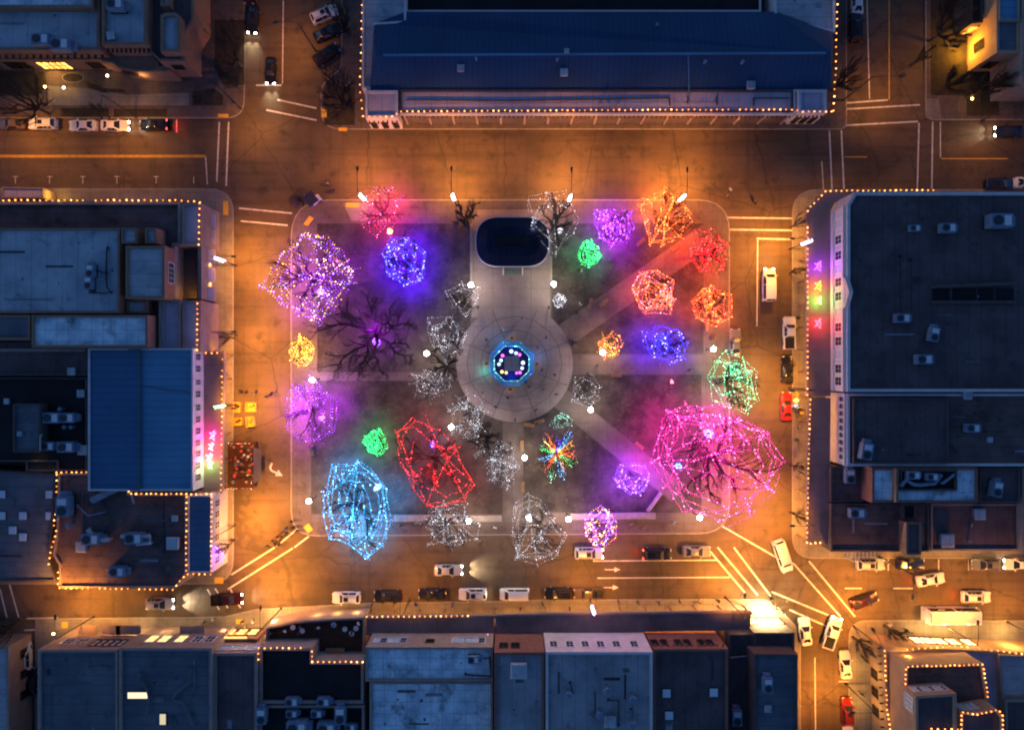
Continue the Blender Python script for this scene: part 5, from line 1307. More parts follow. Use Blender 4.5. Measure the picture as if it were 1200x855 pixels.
street_lamp(788,242,90,'street lamp with a curling white garland over the orange-netted tree',garland='gar_w',power=11000)
street_lamp(277,311,0,'street lamp with a blue garland opposite the lavender awnings',garland='gar_b',power=12000)
street_lamp(277,474,0,'street lamp with a green garland above the yellow crates',garland='gar_g',power=11000)
street_lamp(277,392,0,'plain street lamp opposite the small amber tree',power=9000)
street_lamp(276,615,0,'street lamp without garland between the food stall and the lower crosswalk',power=15000)
street_lamp(925,292,180,'street lamp with a blue garland at the corner walkway',garland='gar_b',power=12000)
street_lamp(925,455,180,'plain street lamp between the black sedan and the red car',power=10000)
street_lamp(925,600,180,'plain street lamp near the end of the pink-lit walkway',power=13000)
street_lamp(690,698,90,'street lamp with a violet garland over the brown-roofed pickup',garland='gar_p',power=6000)
street_lamp(850,699,90,'plain street lamp at the bright end of the yellow pavement',power=12000)
street_lamp(480,702,90,'plain street lamp between the two black cars of the lower row',power=3500)
street_lamp(330,712,90,'plain street lamp on the pavement before the lit terrace front',power=13000)
street_lamp(110,722,90,'plain street lamp on the narrow street before the double blue roofs',power=9000)
street_lamp(988,118,0,'leaning-arm street lamp at the palace end',power=2600,arm=4)
street_lamp(283,128,-45,'plain street lamp at the museum corner',power=3800)
street_lamp(160,138,-90,'plain street lamp behind the black sedan with red taillights',power=3400)
street_lamp(40,138,-90,'plain street lamp beside the large bare tree',power=3600)
street_lamp(370,60,180,'plain street lamp among the diagonally parked cars',power=2600)
street_lamp(1000,733,120,'plain street lamp on the inn corner',power=12000)
street_lamp(1100,728,90,'plain street lamp behind the shuttle bus',power=5200)
street_lamp(990,800,180,'plain street lamp beside the dark red car by the inn',power=9000)
street_lamp(1180,728,90,'plain street lamp near the frame edge by the inn entrance',power=4500)
street_lamp(1030,652,-90,'plain street lamp beside the pergola',power=3200)
street_lamp(1150,142,-90,'plain street lamp near the arriving blue car',power=1600)
# traffic signals at the square's upper corner
# ================================================================== octagonal enclosure
OC = P(599.5,426,0); OZ = Z3+.004
oc = empty('octagonal_enclosure', (OC.x, OC.y, OZ), 0, 'octagonal enclosure glowing blue and teal around a plain grey box in the paved circle', 'monument')
def octp(r, z): return [Vector((r*math.cos(math.pi*(i+.5)/4), r*math.sin(math.pi*(i+.5)/4), z)) for i in range(8)]
M['oct_blue'] = noisy('led_tinted_panel', (.06,.22,.5), (.04,.3,.42), scale=.35, rough=.6)  # blue and teal of the LED glow put into the panel colour
def ringface(mb, A_, B_):
    for i in range(8): mb.face([A_[i], A_[(i+1)%8], B_[(i+1)%8], B_[i]])
b = MB(); ringface(b, octp(4.05,0), octp(4.0,.75)); ringface(b, octp(4.0,.75), octp(3.1,1.15)); ringface(b, octp(3.1,1.15), octp(3.05,.1)); b.build('panel_ring', M['oct_blue'], oc)
b = MB(); b.face(octp(3.05,.12)); b.build('inner_floor', plain('dark_blue_floor',(.01,.015,.12)), oc)
b = MB(); b.box((.05,.02,1.3), (2.3,2.3,2.4)); b.box((.05,.02,2.54), (2.45,2.45,.1)); b.build('box', M['r_grey'], oc)
M['orn_w'] = glow('ornament_white', (.7,.9,1), 1.6); M['orn_p'] = glow('ornament_pink', (1,.15,.9), 2.2); M['orn_y'] = glow('ornament_yellow', (1,.7,.25), 2.2)
for x, y, r_, m_, nm in ((-.05,2.05,0.33,'orn_w','white'),(.75,1.75,0.28,'orn_w','white'),(1.9,.15,0.33,'orn_w','white'),(1.75,-.75,0.28,'orn_w','white'),(-1.75,.55,0.28,'orn_w','white'),(-2.1,-.1,0.28,'orn_w','white'),(-1.6,-1.35,0.27,'orn_y','yellow'),(1.35,1.5,0.25,'orn_p','pink'),(-1.5,1.35,0.27,'orn_p','pink'),(1.4,-1.5,0.25,'orn_p','pink'),(.85,-1.55,.22,'orn_p','pink'),(-.9,-1.5,.24,'orn_y','yellow')):
    b = MB(); b.ball((0,0,r_), r_, 12, 8)
    b.cyl((0,0,r_*1.95), r_*.2, r_*.25, 8)
    o = b.build('ball_ornament', M[m_], None, loc=(OC.x+x, OC.y+y, OZ+.13), smooth=True)
    tag(o, f'glowing {nm} ball ornament beside the grey box inside the blue octagon', 'ornament', f'{nm} balls around the grey box')
lamp('POINT', (0,2.2,.9), 60, (.05,.12,1), .3, oc); lamp('POINT', (0,-2.2,.9), 60, (.05,.2,1), .3, oc); lamp('POINT', (-4.6,-1.2,.9), 90, (.02,.75,.6), .3, oc); lamp('POINT', (4.4,1.2,1.6), 90, (.02,.3,1), .3, oc); lamp('POINT', (-2.2,3.9,1.8), 90, (.02,.35,1), .3, oc)
def loop_string(label, r, z, cols, step, size, seed):
    pts = octp(r, z+OZ); pts = [p+Vector((OC.x, OC.y, 0)) for p in pts]; pts.append(pts[0]); return string_obj(label, [pts], cols, step, size, seed, 'enclosure lights', jit=.02)
loop_string('ice-white light string on the inner rim of the octagon', 3.1, 1.25, ['cyan','white','teal'], .17, .07, 71)
loop_string('blue light string around the foot of the octagon panels', 3.75, 1.0, ['blue','cyan'], .45, .05, 72)
for i, (px, py, lab) in enumerate(((600,396,'amber lantern beside the octagon on the bandstand side'),(570,426,'amber lantern beside the octagon facing the unlit tree'),(629,426,'amber lantern beside the octagon facing the lit diagonal paths'),(598,456,'amber lantern beside the octagon facing the lower path'))):
    p = P(px, py, .5); b = MB(); b.cyl((0,0,0), .2, .12, 8); b.cyl((0,0,.12), .24, .5, 8, 1, .2); b.cyl((0,0,.62), .26, .1, 8, 0, .06)
    tag(b.build('lantern', [M['metal_d'], M['lit_win_y']], None, loc=(p.x,p.y,OZ)), lab, 'lantern', 'octagon lanterns')
# ================================================================== oval bandstand
bp = P(600,286,0); bs = empty('bandstand', (bp.x,bp.y,Z1), 0, 'bandstand with a dark blue-black oval roof and short steps on the paved court', 'bandstand')
def oval(px0, py0, px1, py1, z, rad):
    return rounded(W(rect(px0,py0,px1,py1), z), rad, 10)
ov = oval(558,255,643,312,4.6,3.7); b = MB(); inn = inset(ov, 1.6); n = len(ov)
b.face([(*p,4.6) for p in ov][::-1])
for i in range(n): b.face([(*ov[i],4.75),(*ov[(i+1)%n],4.75),(*inn[(i+1)%n],5.2),(*inn[i],5.2)]); b.face([(*ov[i],4.6),(*ov[(i+1)%n],4.6),(*ov[(i+1)%n],4.75),(*ov[i],4.75)])
b.face([(*p,5.2) for p in inn]); b.build('roof', noisy('dark_blue_roof', (.02,.022,.05), (.01,.011,.026), scale=.35, rough=.4, c3=(.035,.03,.05), scale3=.8, lo3=.56, hi3=.75, seams=(.9,.045,.8,(0,))), bs, bs.location)
b = MB(); ou = [tuple(p) for p in inset(ov, -.14)]
for i in range(n): b.face([(*ov[i],4.77),(*ov[(i+1)%n],4.77),(*ou[(i+1)%n],4.72),(*ou[i],4.72)]); b.face([(*ou[i],4.45),(*ou[(i+1)%n],4.45),(*ou[(i+1)%n],4.72),(*ou[i],4.72)])
b.build('roof_trim', M['trim'], bs, bs.location)
b = MB(); a_, c_ = P(580,282,5.28), P(622,282,5.28); b.bar(a_, c_, 1.6, .16); b.build('ridge_panel', M['r_black'], bs, bs.location)
b = MB(); b.prism(oval(558.5,261,641.5,314.5,1.1,3.6), Z1, 1.1); b.build('platform', M['concrete'], bs, bs.location)
for k in range(10):
    t = 2*math.pi*(k+.5)/10; p = P(600+36*math.cos(t)*.98, 285+23*math.sin(t), 2.5); b = MB(); b.cyl((p.x,p.y,1.1), .13, 3.5, 8); b.build('post', M['trim'], bs, bs.location)
b = MB(); c0 = P(601,316,.5)
for k in range(5): b.box((c0.x, c0.y+.55-k*.3, Z1+.12+.18*(4-k)*.5), (3.0,.31,.24+.18*(4-k)))
b.build('steps', noisy('teal_grey_tread',(.2,.26,.25),(.14,.19,.19),scale=2), bs, bs.location)
b = MB()
for s in (-1,1): b.bar((c0.x+s*1.6, c0.y+.8, 1.5),(c0.x+s*1.6, c0.y-.8, .75),.14,.9)
b.build('stair_rail', M['trim'], bs, bs.location)
# ================================================================== people
def person_mesh(pose, seed):
    r = random.Random(seed); st = .16 if pose == 'walk' else .07
    J = [((0,0,.95),.155),((0,0,1.15),.15),((0,0,1.38),.17),((0,0,1.5),.075),((.01,0,1.58),.085),((.015,0,1.68),.10),((.01,0,1.76),.075),
         ((0,.1,.92),.115),((st,.11,.5),.075),((st*.9-.05,.11,.1),.05),((st*.9+.1,.11,.05),.045),
         ((0,-.1,.92),.115),((-st*.6,-.11,.5),.075),((-st*1.7,-.11,.1),.05),((-st*1.7+.14,-.11,.05),.045),
         ((0,.19,1.42),.075),((-.06*st*8,.25,1.14),.055),((.12,.24,.92),.042),((.16,.235,.84),.036),
         ((0,-.19,1.42),.075),((.05*st*8,-.25,1.14),.055),((.14,-.23,.94),.042),((.19,-.225,.87),.036)]
    E = [(0,1),(1,2),(2,3),(3,4),(4,5),(5,6),(0,7),(7,8),(8,9),(9,10),(0,11),(11,12),(12,13),(13,14),(2,15),(15,16),(16,17),(17,18),(2,19),(19,20),(20,21),(21,22)]
    me = bpy.data.meshes.new('person_cage'); me.from_pydata([j[0] for j in J], E, [])
    o = bpy.data.objects.new('person_cage', me); COL.objects.link(o)
    sk = o.modifiers.new('s', 'SKIN')
    for i, v in enumerate(me.skin_vertices[0].data): v.radius = (J[i][1],)*2; v.use_root = (i == 0)
    sub = o.modifiers.new('u', 'SUBSURF'); sub.levels = 1; sub.render_levels = 1
    dg = bpy.context.evaluated_depsgraph_get(); ev = o.evaluated_get(dg); m2 = bpy.data.meshes.new_from_object(ev); m2.name = 'person'
    bpy.data.objects.remove(o)
    m2.materials.clear()
    for m_ in (COATS['dark'], TROUSERS, SKIN): m2.materials.append(m_)
    for p in m2.polygons:
        c = p.center; p.material_index = 2 if c.z > 1.5 or (c.z < .92 and abs(c.y) > .19 and c.z > .7) else 1 if c.z < .9 else 0
        p.use_smooth = True
    return m2
COATS = {k: plain('coat_'+k, c, .85) for k, c in (('dark',(.02,.02,.024)),('red',(.3,.03,.03)),('white',(.6,.58,.55)),('blue',(.03,.06,.2)),('tan',(.28,.2,.12)),('green',(.05,.12,.06)))}
TROUSERS = plain('dark_trousers', (.025,.028,.04), .9); SKIN = plain('skin', (.45,.28,.2), .6); HAIR = plain('dark_hair', (.03,.02,.015), .7)
PM = {'walk': person_mesh('walk', 1), 'stand': person_mesh('stand', 2)}
hm = MB(); hm.ball((-.02,0,1.715), .118, 10, 6, 0, .95); hair0 = None
def person(px, py, deg, coat, pose, label, group=None, z=None):
    global hair0
    p = P(px, py, 1.0+(z or 0)); o = bpy.data.objects.new('person', PM[pose]); COL.objects.link(o)
    o.location = (p.x, p.y, .012 if z is None else z); o.rotation_euler.z = R(deg); tag(o, label, 'person', group)
    o.material_slots[0].link = 'OBJECT'; o.material_slots[0].material = COATS[coat]
    if hair0 is None: hair0 = hm.build('hair', HAIR, o, smooth=True)
    else: h = hair0.copy(); COL.objects.link(h); h.parent = o
    return o
ZP = Z3+.006
PP = [(589,386,30,'white','walk','person in a pale coat walking on the bandstand side of the circle',None),
 (630,407,200,'red','stand','person in a red coat looking at the octagon from the circle',None),
 (635,433,170,'dark','stand','person in dark clothes near the octagon',1),(620,453,100,'dark','stand','person in dark clothes near the octagon',1),(616,448,120,'blue','stand','person in a blue coat close to the octagon panels',None),
 (650,439,60,'dark','walk','person in dark clothes walking near the rim of the circle',2),(637,456,10,'tan','walk','person in a tan coat walking on the lower half of the circle',None),
 (595,466,80,'dark','walk','person in dark clothes walking near the rim of the circle',2),(581,477,70,'dark','walk','person in dark clothes walking near the rim of the circle',2),
 (678,316,0,'dark','stand','person in dark clothes taking a photo beside the bright green tree',None),(682,317,160,'white','stand','person in a pale coat beside the bright green tree',None),
 (643,360,20,'dark','walk','person in dark clothes beside the tiny white tree',3),(676,366,200,'dark','walk','person in dark clothes beside the tiny white tree',3),(680,356,40,'white','stand','person in a pale coat on the first diagonal path',None),
 (671,399,90,'blue','stand','person in a blue coat at the rim of the circle beside a companion',None),(675,401,270,'dark','stand','person in dark clothes at the rim of the circle beside a companion',None),
 (708,330,120,'dark','walk','person in dark clothes casting a long shadow on the first diagonal path',None)]
GR = {1:'people near the octagon',2:'people on the circle rim',3:'people by the tiny white tree'}
for px, py, d, c, ps, lab, gk in PP: person(px, py, d, c, ps, lab, GR.get(gk), ZP)
def crowd(pts, lab, grp, coats, z=None, seed=1):
    r = random.Random(seed); seen = {}
    for i, (x, y) in enumerate(pts):
        c = coats[i % len(coats)]; nm = {'dark':'dark clothes','red':'a red coat','white':'a pale coat','blue':'a blue coat','tan':'a tan coat','green':'a green coat'}[c]
        person(x, y, r.uniform(0,360), c, r.choice(('walk','stand')), f'person in {nm} {lab}', grp, z)
crowd([(325,629),(330,624),(335,619),(328,634),(319,634),(341,611)], 'crossing the street below the food stall', 'people at the lower crosswalk', ['dark','dark','blue','dark'], None, 3)
crowd([(353,238),(384,215),(390,222),(357,229)], 'at the square corner near the cart', 'people near the cart', ['dark','tan'], None, 4)
crowd([(856,222),(853,229),(886,238)], 'waiting near the long crosswalk lines of the square', 'people by the upper crosswalk', ['white','tan','dark'], None, 5)
crowd([(282,460),(288,460),(298,460),(312,465),(318,461)], 'walking in the street beside the yellow crates', 'people beside the yellow crates', ['dark','dark','tan'], None, 6)
crowd([(904,701),(908,708),(911,714),(919,717),(922,703)], 'waiting at the bright shop corner', 'people at the bright shop corner', ['dark','tan','dark'], KH+.01, 7)
crowd([(284,728),(296,728),(287,735),(239,729),(249,726)], 'outside the small lit shop', 'people outside the lit shop', ['dark','white','tan'], KH+.01, 8)
crowd([(1023,737),(1043,732),(1046,738),(1062,738)], 'gathered before the adobe inn', 'people before the inn', ['dark','white','blue'], KH+.01, 9)
crowd([(1012,770),(1016,774),(1010,813)], 'beside the inn side wall', 'people beside the inn', ['dark'], KH+.01, 10)
crowd([(435,709),(462,708),(487,708),(530,709),(636,707),(725,706),(748,706),(772,706),(797,705),(820,705),(842,704)], 'on the pavement under the lower covered walkways', 'people along the lower walkways', ['dark','tan','dark','blue'], KH+.01, 11)
crowd([(936,372),(937,500),(934,515),(936,560)], 'on the pavement by the lantern-edged walkway', 'people on the pavement', ['dark','tan'], KH+.01, 12)
crowd([(318,741),(334,739),(350,741),(352,734),(373,735),(390,733),(412,741),(420,730)], 'on the restaurant roof terrace', 'people on the roof terrace', ['dark','white','blue'], 4.13, 13)
crowd([(322,637),(327,638),(333,628),(339,622),(344,618),(347,622),(312,640)], 'at the start of the lower diagonal crosswalk', 'people at the diagonal crosswalk', ['dark','dark','blue','tan'], None, 14)
crowd([(560,360),(612,372),(570,398),(640,395),(628,480),(566,460),(604,492),(652,462)], 'strolling on the paved circle', 'people strolling on the circle', ['dark','tan','dark','blue'], ZP, 15)
crowd([(700,428),(740,431),(774,428),(808,433),(480,441),(430,440)], 'walking along the cross path of the square', 'people on the cross path', ['dark','red','tan'], ZP, 16)
crowd([(598,520),(604,545),(596,566),(603,590)], 'walking on the central lower path', 'people on the lower path', ['dark','blue'], ZP, 17)
crowd([(440,618),(470,616),(500,620),(580,618),(640,617),(690,616),(740,614),(790,612)], 'on the lower walk beside the kerb', 'people on the lower walk', ['dark','dark','tan','white'], ZP, 18)
crowd([(838,300),(842,340),(840,380),(843,500),(840,450)], 'on the kerbside walk near the orange and green trees', 'people on the kerbside walk', ['dark','tan'], ZP, 19)
# ================================================================== terrace umbrellas-tables
t0 = None
for px, py, lab in ((343,735,'terrace'),(354,739,'terrace'),(391,732,'terrace'),(404,737,'terrace'),(412,742,'terrace'),(417,736,'terrace')):
    p = P(px,py,4.9)
    if t0 is None:
        t0 = empty('cafe_table', (p.x,p.y,4.12)); b = MB(); b.cyl((0,0,.7), .42, .04, 18); b.build('tabletop', M['trim'], t0); b = MB(); b.cyl((0,0,0), .04, .7, 6); b.cyl((0,0,0), .25, .03, 10); b.build('leg', M['metal_d'], t0); o = t0
    else: o = dup(t0); o.location = (p.x,p.y,4.12)
    tag(o, 'round white table on the restaurant roof terrace', 'table', 'terrace tables')
# ================================================================== food stall, crates, cart
fs = P(286,543,0); st = empty('food_stall', (fs.x,fs.y,0), 0, 'wide dark red food stall crowded with small lights and goods at the kerb', 'food stall')
b = MB(); b.box((0,0,.45), (4.6,7.4,.9)); b.box((0,0,.93),(4.7,7.5,.06)); b.build('counter', noisy('dark_red_timber', (.09,.035,.022), (.05,.022,.015), scale=1.5), st)
for x in (-2.2,2.2):
    for y in (-3.6,3.6): b = MB(); b.cyl((x,y,0), .07, 2.5, 6); b.build('post', M['wood'], st)
b = MB()
for y in (-3.6,-1.2,1.2,3.6): b.bar((-2.3,y,2.5),(2.3,y,2.5),.12,.14)
for x in (-2.25,2.25): b.bar((x,-3.7,2.6),(x,3.7,2.6),.12,.14)
b.build('roof_frame', M['wood'], st)
b = MB(); b.face([(2.4,-2.9,2.2),(3.3,-2.6,1.3),(3.3,2.6,1.3),(2.4,2.9,2.2)]); b.face([(2.4,-2.9,2.15),(2.4,2.9,2.15),(3.3,2.6,1.25),(3.3,-2.6,1.25)]); b.build('side_awning', M['w_dark'], st)
r = random.Random(5)
M['orn_r'] = glow('ornament_red', (1,.1,.05), .35)
for k in range(34):
    x, y = r.uniform(-2,2), r.uniform(-3.3,3.3); m_ = r.choice(['r_white','wood_l','orn_r','wood_l','metal','w_tan','w_brick','w_brick']); b = MB()
    if k % 3: b.box((0,0,.15), (r.uniform(.25,.6),r.uniform(.25,.6),.3), 0, 0, .85); nm = 'goods_box'
    else: b.cyl((0,0,0), .16, .28, 8, 0, .22); nm = 'goods_basket'
    tag(b.build(nm, M[m_], None, loc=(fs.x+x, fs.y+y, .965), rz=r.uniform(0,1.5)), 'small box of goods on the dark red food stall counter' if nm == 'goods_box' else 'small basket of goods on the dark red food stall counter', 'box' if nm == 'goods_box' else 'basket', 'goods boxes on the stall' if nm == 'goods_box' else 'goods baskets on the stall')
pts = [(fs.x-2.2,fs.y+3.7,2.68),(fs.x+2.2,fs.y+3.7,2.68),(fs.x+2.25,fs.y-3.7,2.68),(fs.x-2.25,fs.y-3.7,2.68)]
string_obj('white and red light string round the food stall frame', [[Vector(p) for p in pts+pts[:1]]], ['white','red','gold'], .4, .07, 81, 'stall lights')
M['yellow'] = noisy('yellow_board', (.7,.45,.06), (.55,.34,.05), scale=1)
for i, (px, py, w, h_, lab) in enumerate(((277.5,477,1.15,1.7,'yellow slatted crate nearest the kerb above the food stall'),(294,477,1.75,1.5,'wide yellow crate in the street, upper of its pair'),(278,494,1.6,1.25,'flat yellow crate at the kerb just above the red stall'),(293,494,1.35,1.7,'yellow crate in the street, closest to the red stall'))):
    p = P(px,py,.6); root = empty('yellow_crate', (p.x,p.y,0), R((i*3)-4), lab, 'crate', 'yellow crates in the street')
    b = MB(); b.box((0,0,.05),(w,h_,.1))
    for s in (-1,1): b.box((s*(w/2-.05),0,.42),(.1,h_,.64)); b.box((0,s*(h_/2-.05),.42),(w-.2,.1,.64))
    b.build('frame', M['yellow'], root); b = MB(); b.box((.05,.1,.4),(w*.5,h_*.28,.5),.4); b.build('contents', M['wood'] if i % 2 == 0 else M['wood_l'], root)
p = P(370,234,.8); ct = empty('vendor_cart', (p.x,p.y,0), R(38), 'vendor cart with a dark canopy and a white counter at the square corner', 'cart')
b = MB(); b.box((0,0,.7),(1.7,1.0,.7)); b.build('body', M['trim'], ct); b = MB(); b.box((-.5,.2,2.05),(1.9,2.1,.1),0,0,.9); b.build('canopy', plain('dark_canopy',(.02,.025,.06)), ct)
for x in (-1.2,.2):
    for y in (-.6,1.0): b = MB(); b.cyl((x,y,.1),.03,1.92,6); b.build('post', M['metal'], ct)
for s in (-1,1): b = MB(); b.tube([(.3,s*.55-.04,.35),(.3,s*.55+.04,.35)],.34,14); b.build('wheel', M['black'], ct)
p = P(346,236,.6); tr = empty('covered_trailer', (p.x,p.y,0), R(-15), 'dark rounded covered trailer in the street behind the vendor cart', 'trailer')
b = MB(); b.ball((0,0,.8), 1.05, 14, 8, 0, .7); b.build('cover', plain('dark_tarpaulin',(.035,.025,.03),.8), tr)
for s in (-1,1): b = MB(); b.tube([(0,s*.85-.05,.3),(0,s*.85+.05,.3)],.3,12); b.build('wheel', M['black'], tr)
b = MB(); b.bar((.6,0,.4),(2.0,0,.35),.08,.08); b.build('drawbar', M['metal_d'], tr)
# stack of yellow boxes by the red car
r = random.Random(8)
for k in range(5):
    p = P(935+r.uniform(-3,4), 462+k*7, .4); b = MB(); b.box((0,0,.25),(.6,.5,.5)); b.box((0,0,.53),(.64,.54,.06))
    tag(b.build('produce_box', M[['yellow','lit_win_y','orn_w','yellow','wood_l'][k]], None, loc=(p.x,p.y,KH+.004), rz=r.uniform(0,1)), ['yellow box on the pavement at the front of the red car','glowing amber box on the pavement beside the red car','glowing white box on the pavement beside the red car','yellow box on the pavement near the tail of the red car','brown box on the pavement behind the red car'][k], 'box', 'boxes beside the red car')
# ================================================================== benches, low walls, bins
def bench(px, py, deg, label):
    p = P(px,py,.4); o = empty('park_bench', (p.x,p.y,Z3+.002), R(deg), label, 'bench', 'benches of the square')
    b = MB()
    for k in range(4): b.box((0,-.18+k*.13,.45),(1.8,.1,.04))
    b.build('seat', M['wood_l'], o); b = MB()
    for k in range(3): b.box((0,.3+.02*k,.6+k*.14),(1.8,.04,.1))
    b.build('backrest', M['wood_l'], o)
    for s in (-1,1):
        b = MB(); b.box((s*.75,0,.22),(.07,.5,.43)); b.bar((s*.75,.27,.43),(s*.75,.34,.98),.07,.06); b.build('leg', M['metal_d'], o)
for px,py,dg_,lab in ((692,356,70,'bench casting long shadows on the first diagonal path, nearer the circle'),(708,355,40,'bench casting long shadows beside the amber tree'),(792,290,35,'bench at the end of the first diagonal path by the dark red tree'),(751,284,40,'bench beneath the orange-netted tree'),(749,522,-40,'bench on the second diagonal path above the violet tree'),(632,494,15,'bench at the lower rim of the circle near the tiny teal tree'),(620,498,-10,'bench at the lower rim of the circle near the central path'),(722,440,0,'bench by the cross path below the blue-violet tree'),(396,307,-35,'bench under the purple and gold tree'),(612,522,90,'bench along the central path by the post lamp'),(613,570,90,'bench along the central path above the roped white tree'),(828,382,90,'bench along the kerb under the orange-red tree'),(366,527,90,'bench along the kerb between purple and ice-blue trees')): bench(px,py,dg_,lab)
def wall(a, b_, label, h=.55, w=.5):
    A_, B_ = P(*a,.5), P(*b_,.5); b = MB(); o = Vector((A_.x,A_.y,Z2))
    b.bar((A_.x,A_.y,Z2+h/2),(B_.x,B_.y,Z2+h/2), w, h); c = b.build('low_wall', M['kerb'], None, o); tag(c, label, 'low wall', 'low walls of the square')
    return c
wall((462,607),(588,607),'long low pale wall beside the spreading white tree',w=1.0); wall((668,605),(768,604),'long low pale wall below the violet tree',w=1.0); wall((759,599),(775,577),'short low wall angled up toward the magenta giant'); wall((552,262),(552,330),'low edging wall along the court beside the unlit sapling',.3,.3); wall((646,300),(646,330),'short edging wall beside the bandstand lamp',.3,.3)
for i,(px,py,lab) in enumerate(((672,403,'round bin at the circle rim by the diagonal path'),(715,305,'dark round planter bed edge near the bright green tree'),(834,397,'small blue bin by the kerb lamp'),(366,525,'small blue bin by the purple tree'),(629,497,'small bin beside a bench on the lower rim'))):
    p = P(px,py,.5); o = empty('litter_bin', (p.x,p.y,Z2), 0, lab.replace('planter bed edge','bin'), 'bin'); b = MB(); b.cyl((0,0,0),.28,.85,12,0,.32); b.build('body', plain('bin_paint_%d'%i, (.03,.05,.12) if 'blue' in lab else (.04,.045,.04)), o); b = MB(); b.cyl((0,0,.85),.34,.1,12,0,.16); b.build('lid', M['metal_d'], o)
# ================================================================== lit figures on the walkway roofs
FIGC = {'star': (.28,.0,1), 'starw': (1,.16,.0), 'starg': (.25,1,.1), 'starr': (1,.0,.03), 'starp': (1,.0,.4)}
def figure(px, py, cols, label, seed, s=1.0):
    """wire figure standing on a walkway roof, outlined in bulbs: star on a stem"""
    c = P(px,py,4.6); c.z = 4.2; r = random.Random(seed); paths = []
    pts = []
    for k in range(11):
        rr = (.8 if k % 2 == 0 else .3)*s; t = math.pi/2+math.pi*k/5; pts.append(c+Vector((rr*math.sin(t)*.7+.2*math.sin(3*t), rr*math.cos(t), .55*s+.2*rr*math.sin(t))))
    paths.append(pts); paths.append([c+Vector((0,0,.05)), c+Vector((0,0,.75*s))]); paths.append([c+Vector((-.4,-.5,.05)),c+Vector((.4,.5,.05))])
    w = MB()
    for p in paths: w.tube(p, .03, 4)
    root = tag(w.build('light_figure', M['metal_d'], None, c), label, 'light figure', 'lit figures on the walkway roofs'); b = MB()
    lamp('POINT', (0,0,1.3*s), 420*s, FIGC[cols[0]], .3, root)
    for p in paths:
        for q_ in along(p, .12): b.octa(q_+Vector((.06,0,.03)), .06, r.randrange(len(cols)))
    o = b.build('bulb', [M['b_'+k] for k in cols], root, c); o['kind'] = 'stuff'
    return root
M['s_star'] = M['b_star'] = glow('bulb_star', (.45,.1,1), 12); M['s_starw'] = M['b_starw'] = glow('bulb_star_warm', (1,.25,.05), 12); M['s_starg'] = M['b_starg'] = glow('bulb_star_green', (.3,1,.3), 9); M['s_starr'] = M['b_starr'] = glow('bulb_star_red', (1,.06,.06), 12); M['s_starp'] = M['b_starp'] = glow('bulb_star_pink', (1,.15,.65), 12)
figure(958,312,['star','blue'],'glowing violet star figure on the corner walkway roof',1); figure(958,335,['starw','amber'],'glowing orange star figure on the corner walkway roof',2); figure(959,352,['starg','amber'],'glowing green star figure on the corner walkway roof',3,.8); figure(958,379,['starr','pink'],'glowing red star figure on the corner walkway roof',4)
figure(249,510,['starp','white'],'glowing pink star figure on the brown walkway roof',5); figure(247,523,['starw','starp'],'glowing orange and pink star figure on the brown walkway roof',6,.9); figure(245,536,['starp','white','green'],'glowing pink and green star figure on the brown walkway roof',7); figure(246,545,['starg','white'],'small glowing green star figure on the brown walkway roof',8,.7)
figure(569,747,['starp','white'],'glowing pink star figure above the stained pale roof front',9,.9)
lamp('POINT', P(259,651,5)-Vector((0,0,0)), 200, (.6,.1,1), .2)
string_obj('violet light string dangling on the corner of the narrow blue roof', [[P(252,640,6),P(259,647,4),P(263,651,3),P(256,655,3.5)],[P(258,645,4),P(260,658,3)]], ['star','purple'], .12, .08, 91, 'corner violet lights')
# ================================================================== rooftop machines
def unit_proto():
    o = empty('rooftop_unit', (0,0,0)); b = MB(); b.box((0,0,.12),(2.3,1.5,.24)); b.build('base', M['metal_d'], o)
    b = MB(); b.box((0,0,.82),(2.2,1.4,1.1)); b.box((1.35,0,.6),(.5,1.0,.7)); b.build('body', M['metal'], o)
    b = MB(); b.cyl((-.45,0,1.37),.5,.1,16); b.build('fan_guard', M['metal_d'], o); b = MB(); b.box((.55,0,1.39),(.7,1.0,.04)); b.build('panel', M['trim'], o); return o
def box_proto():
    o = empty('roof_vent_box', (0,0,0)); b = MB(); b.box((0,0,.3),(1.0,1.0,.6)); b.build('body', M['metal'], o); b = MB(); b.box((0,0,.66),(1.25,1.25,.12),0,0,.8); b.build('lid', M['r_pale'], o); return o
def pipe_proto():
    o = empty('roof_vent_pipe', (0,0,0)); b = MB(); b.cyl((0,0,0),.14,.8,8); b.build('pipe', M['metal'], o); b = MB(); b.cyl((0,0,.8),.26,.1,10,0,.2); b.build('cap', M['metal'], o); return o
UP = unit_proto(); BP = box_proto(); PPp = pipe_proto(); UU = {}
def unit(kind, px, py, h, deg, label, s=1.0, group='rooftop machines', nz=None):
    s = s*(.78 if kind == 'u' else .9)
    pr = {'u':UP,'b':BP,'p':PPp}[kind]; o = dup(pr) if kind in UU else pr; UU[kind] = 1; p = P(px,py,h+.5*s); o.location = (p.x,p.y,h); o.rotation_euler.z = R(deg); o.scale = (s,)*3
    tag(o, label, {'u':'air conditioner','b':'roof vent','p':'roof vent'}[kind], group); return o
H9 = 9.32
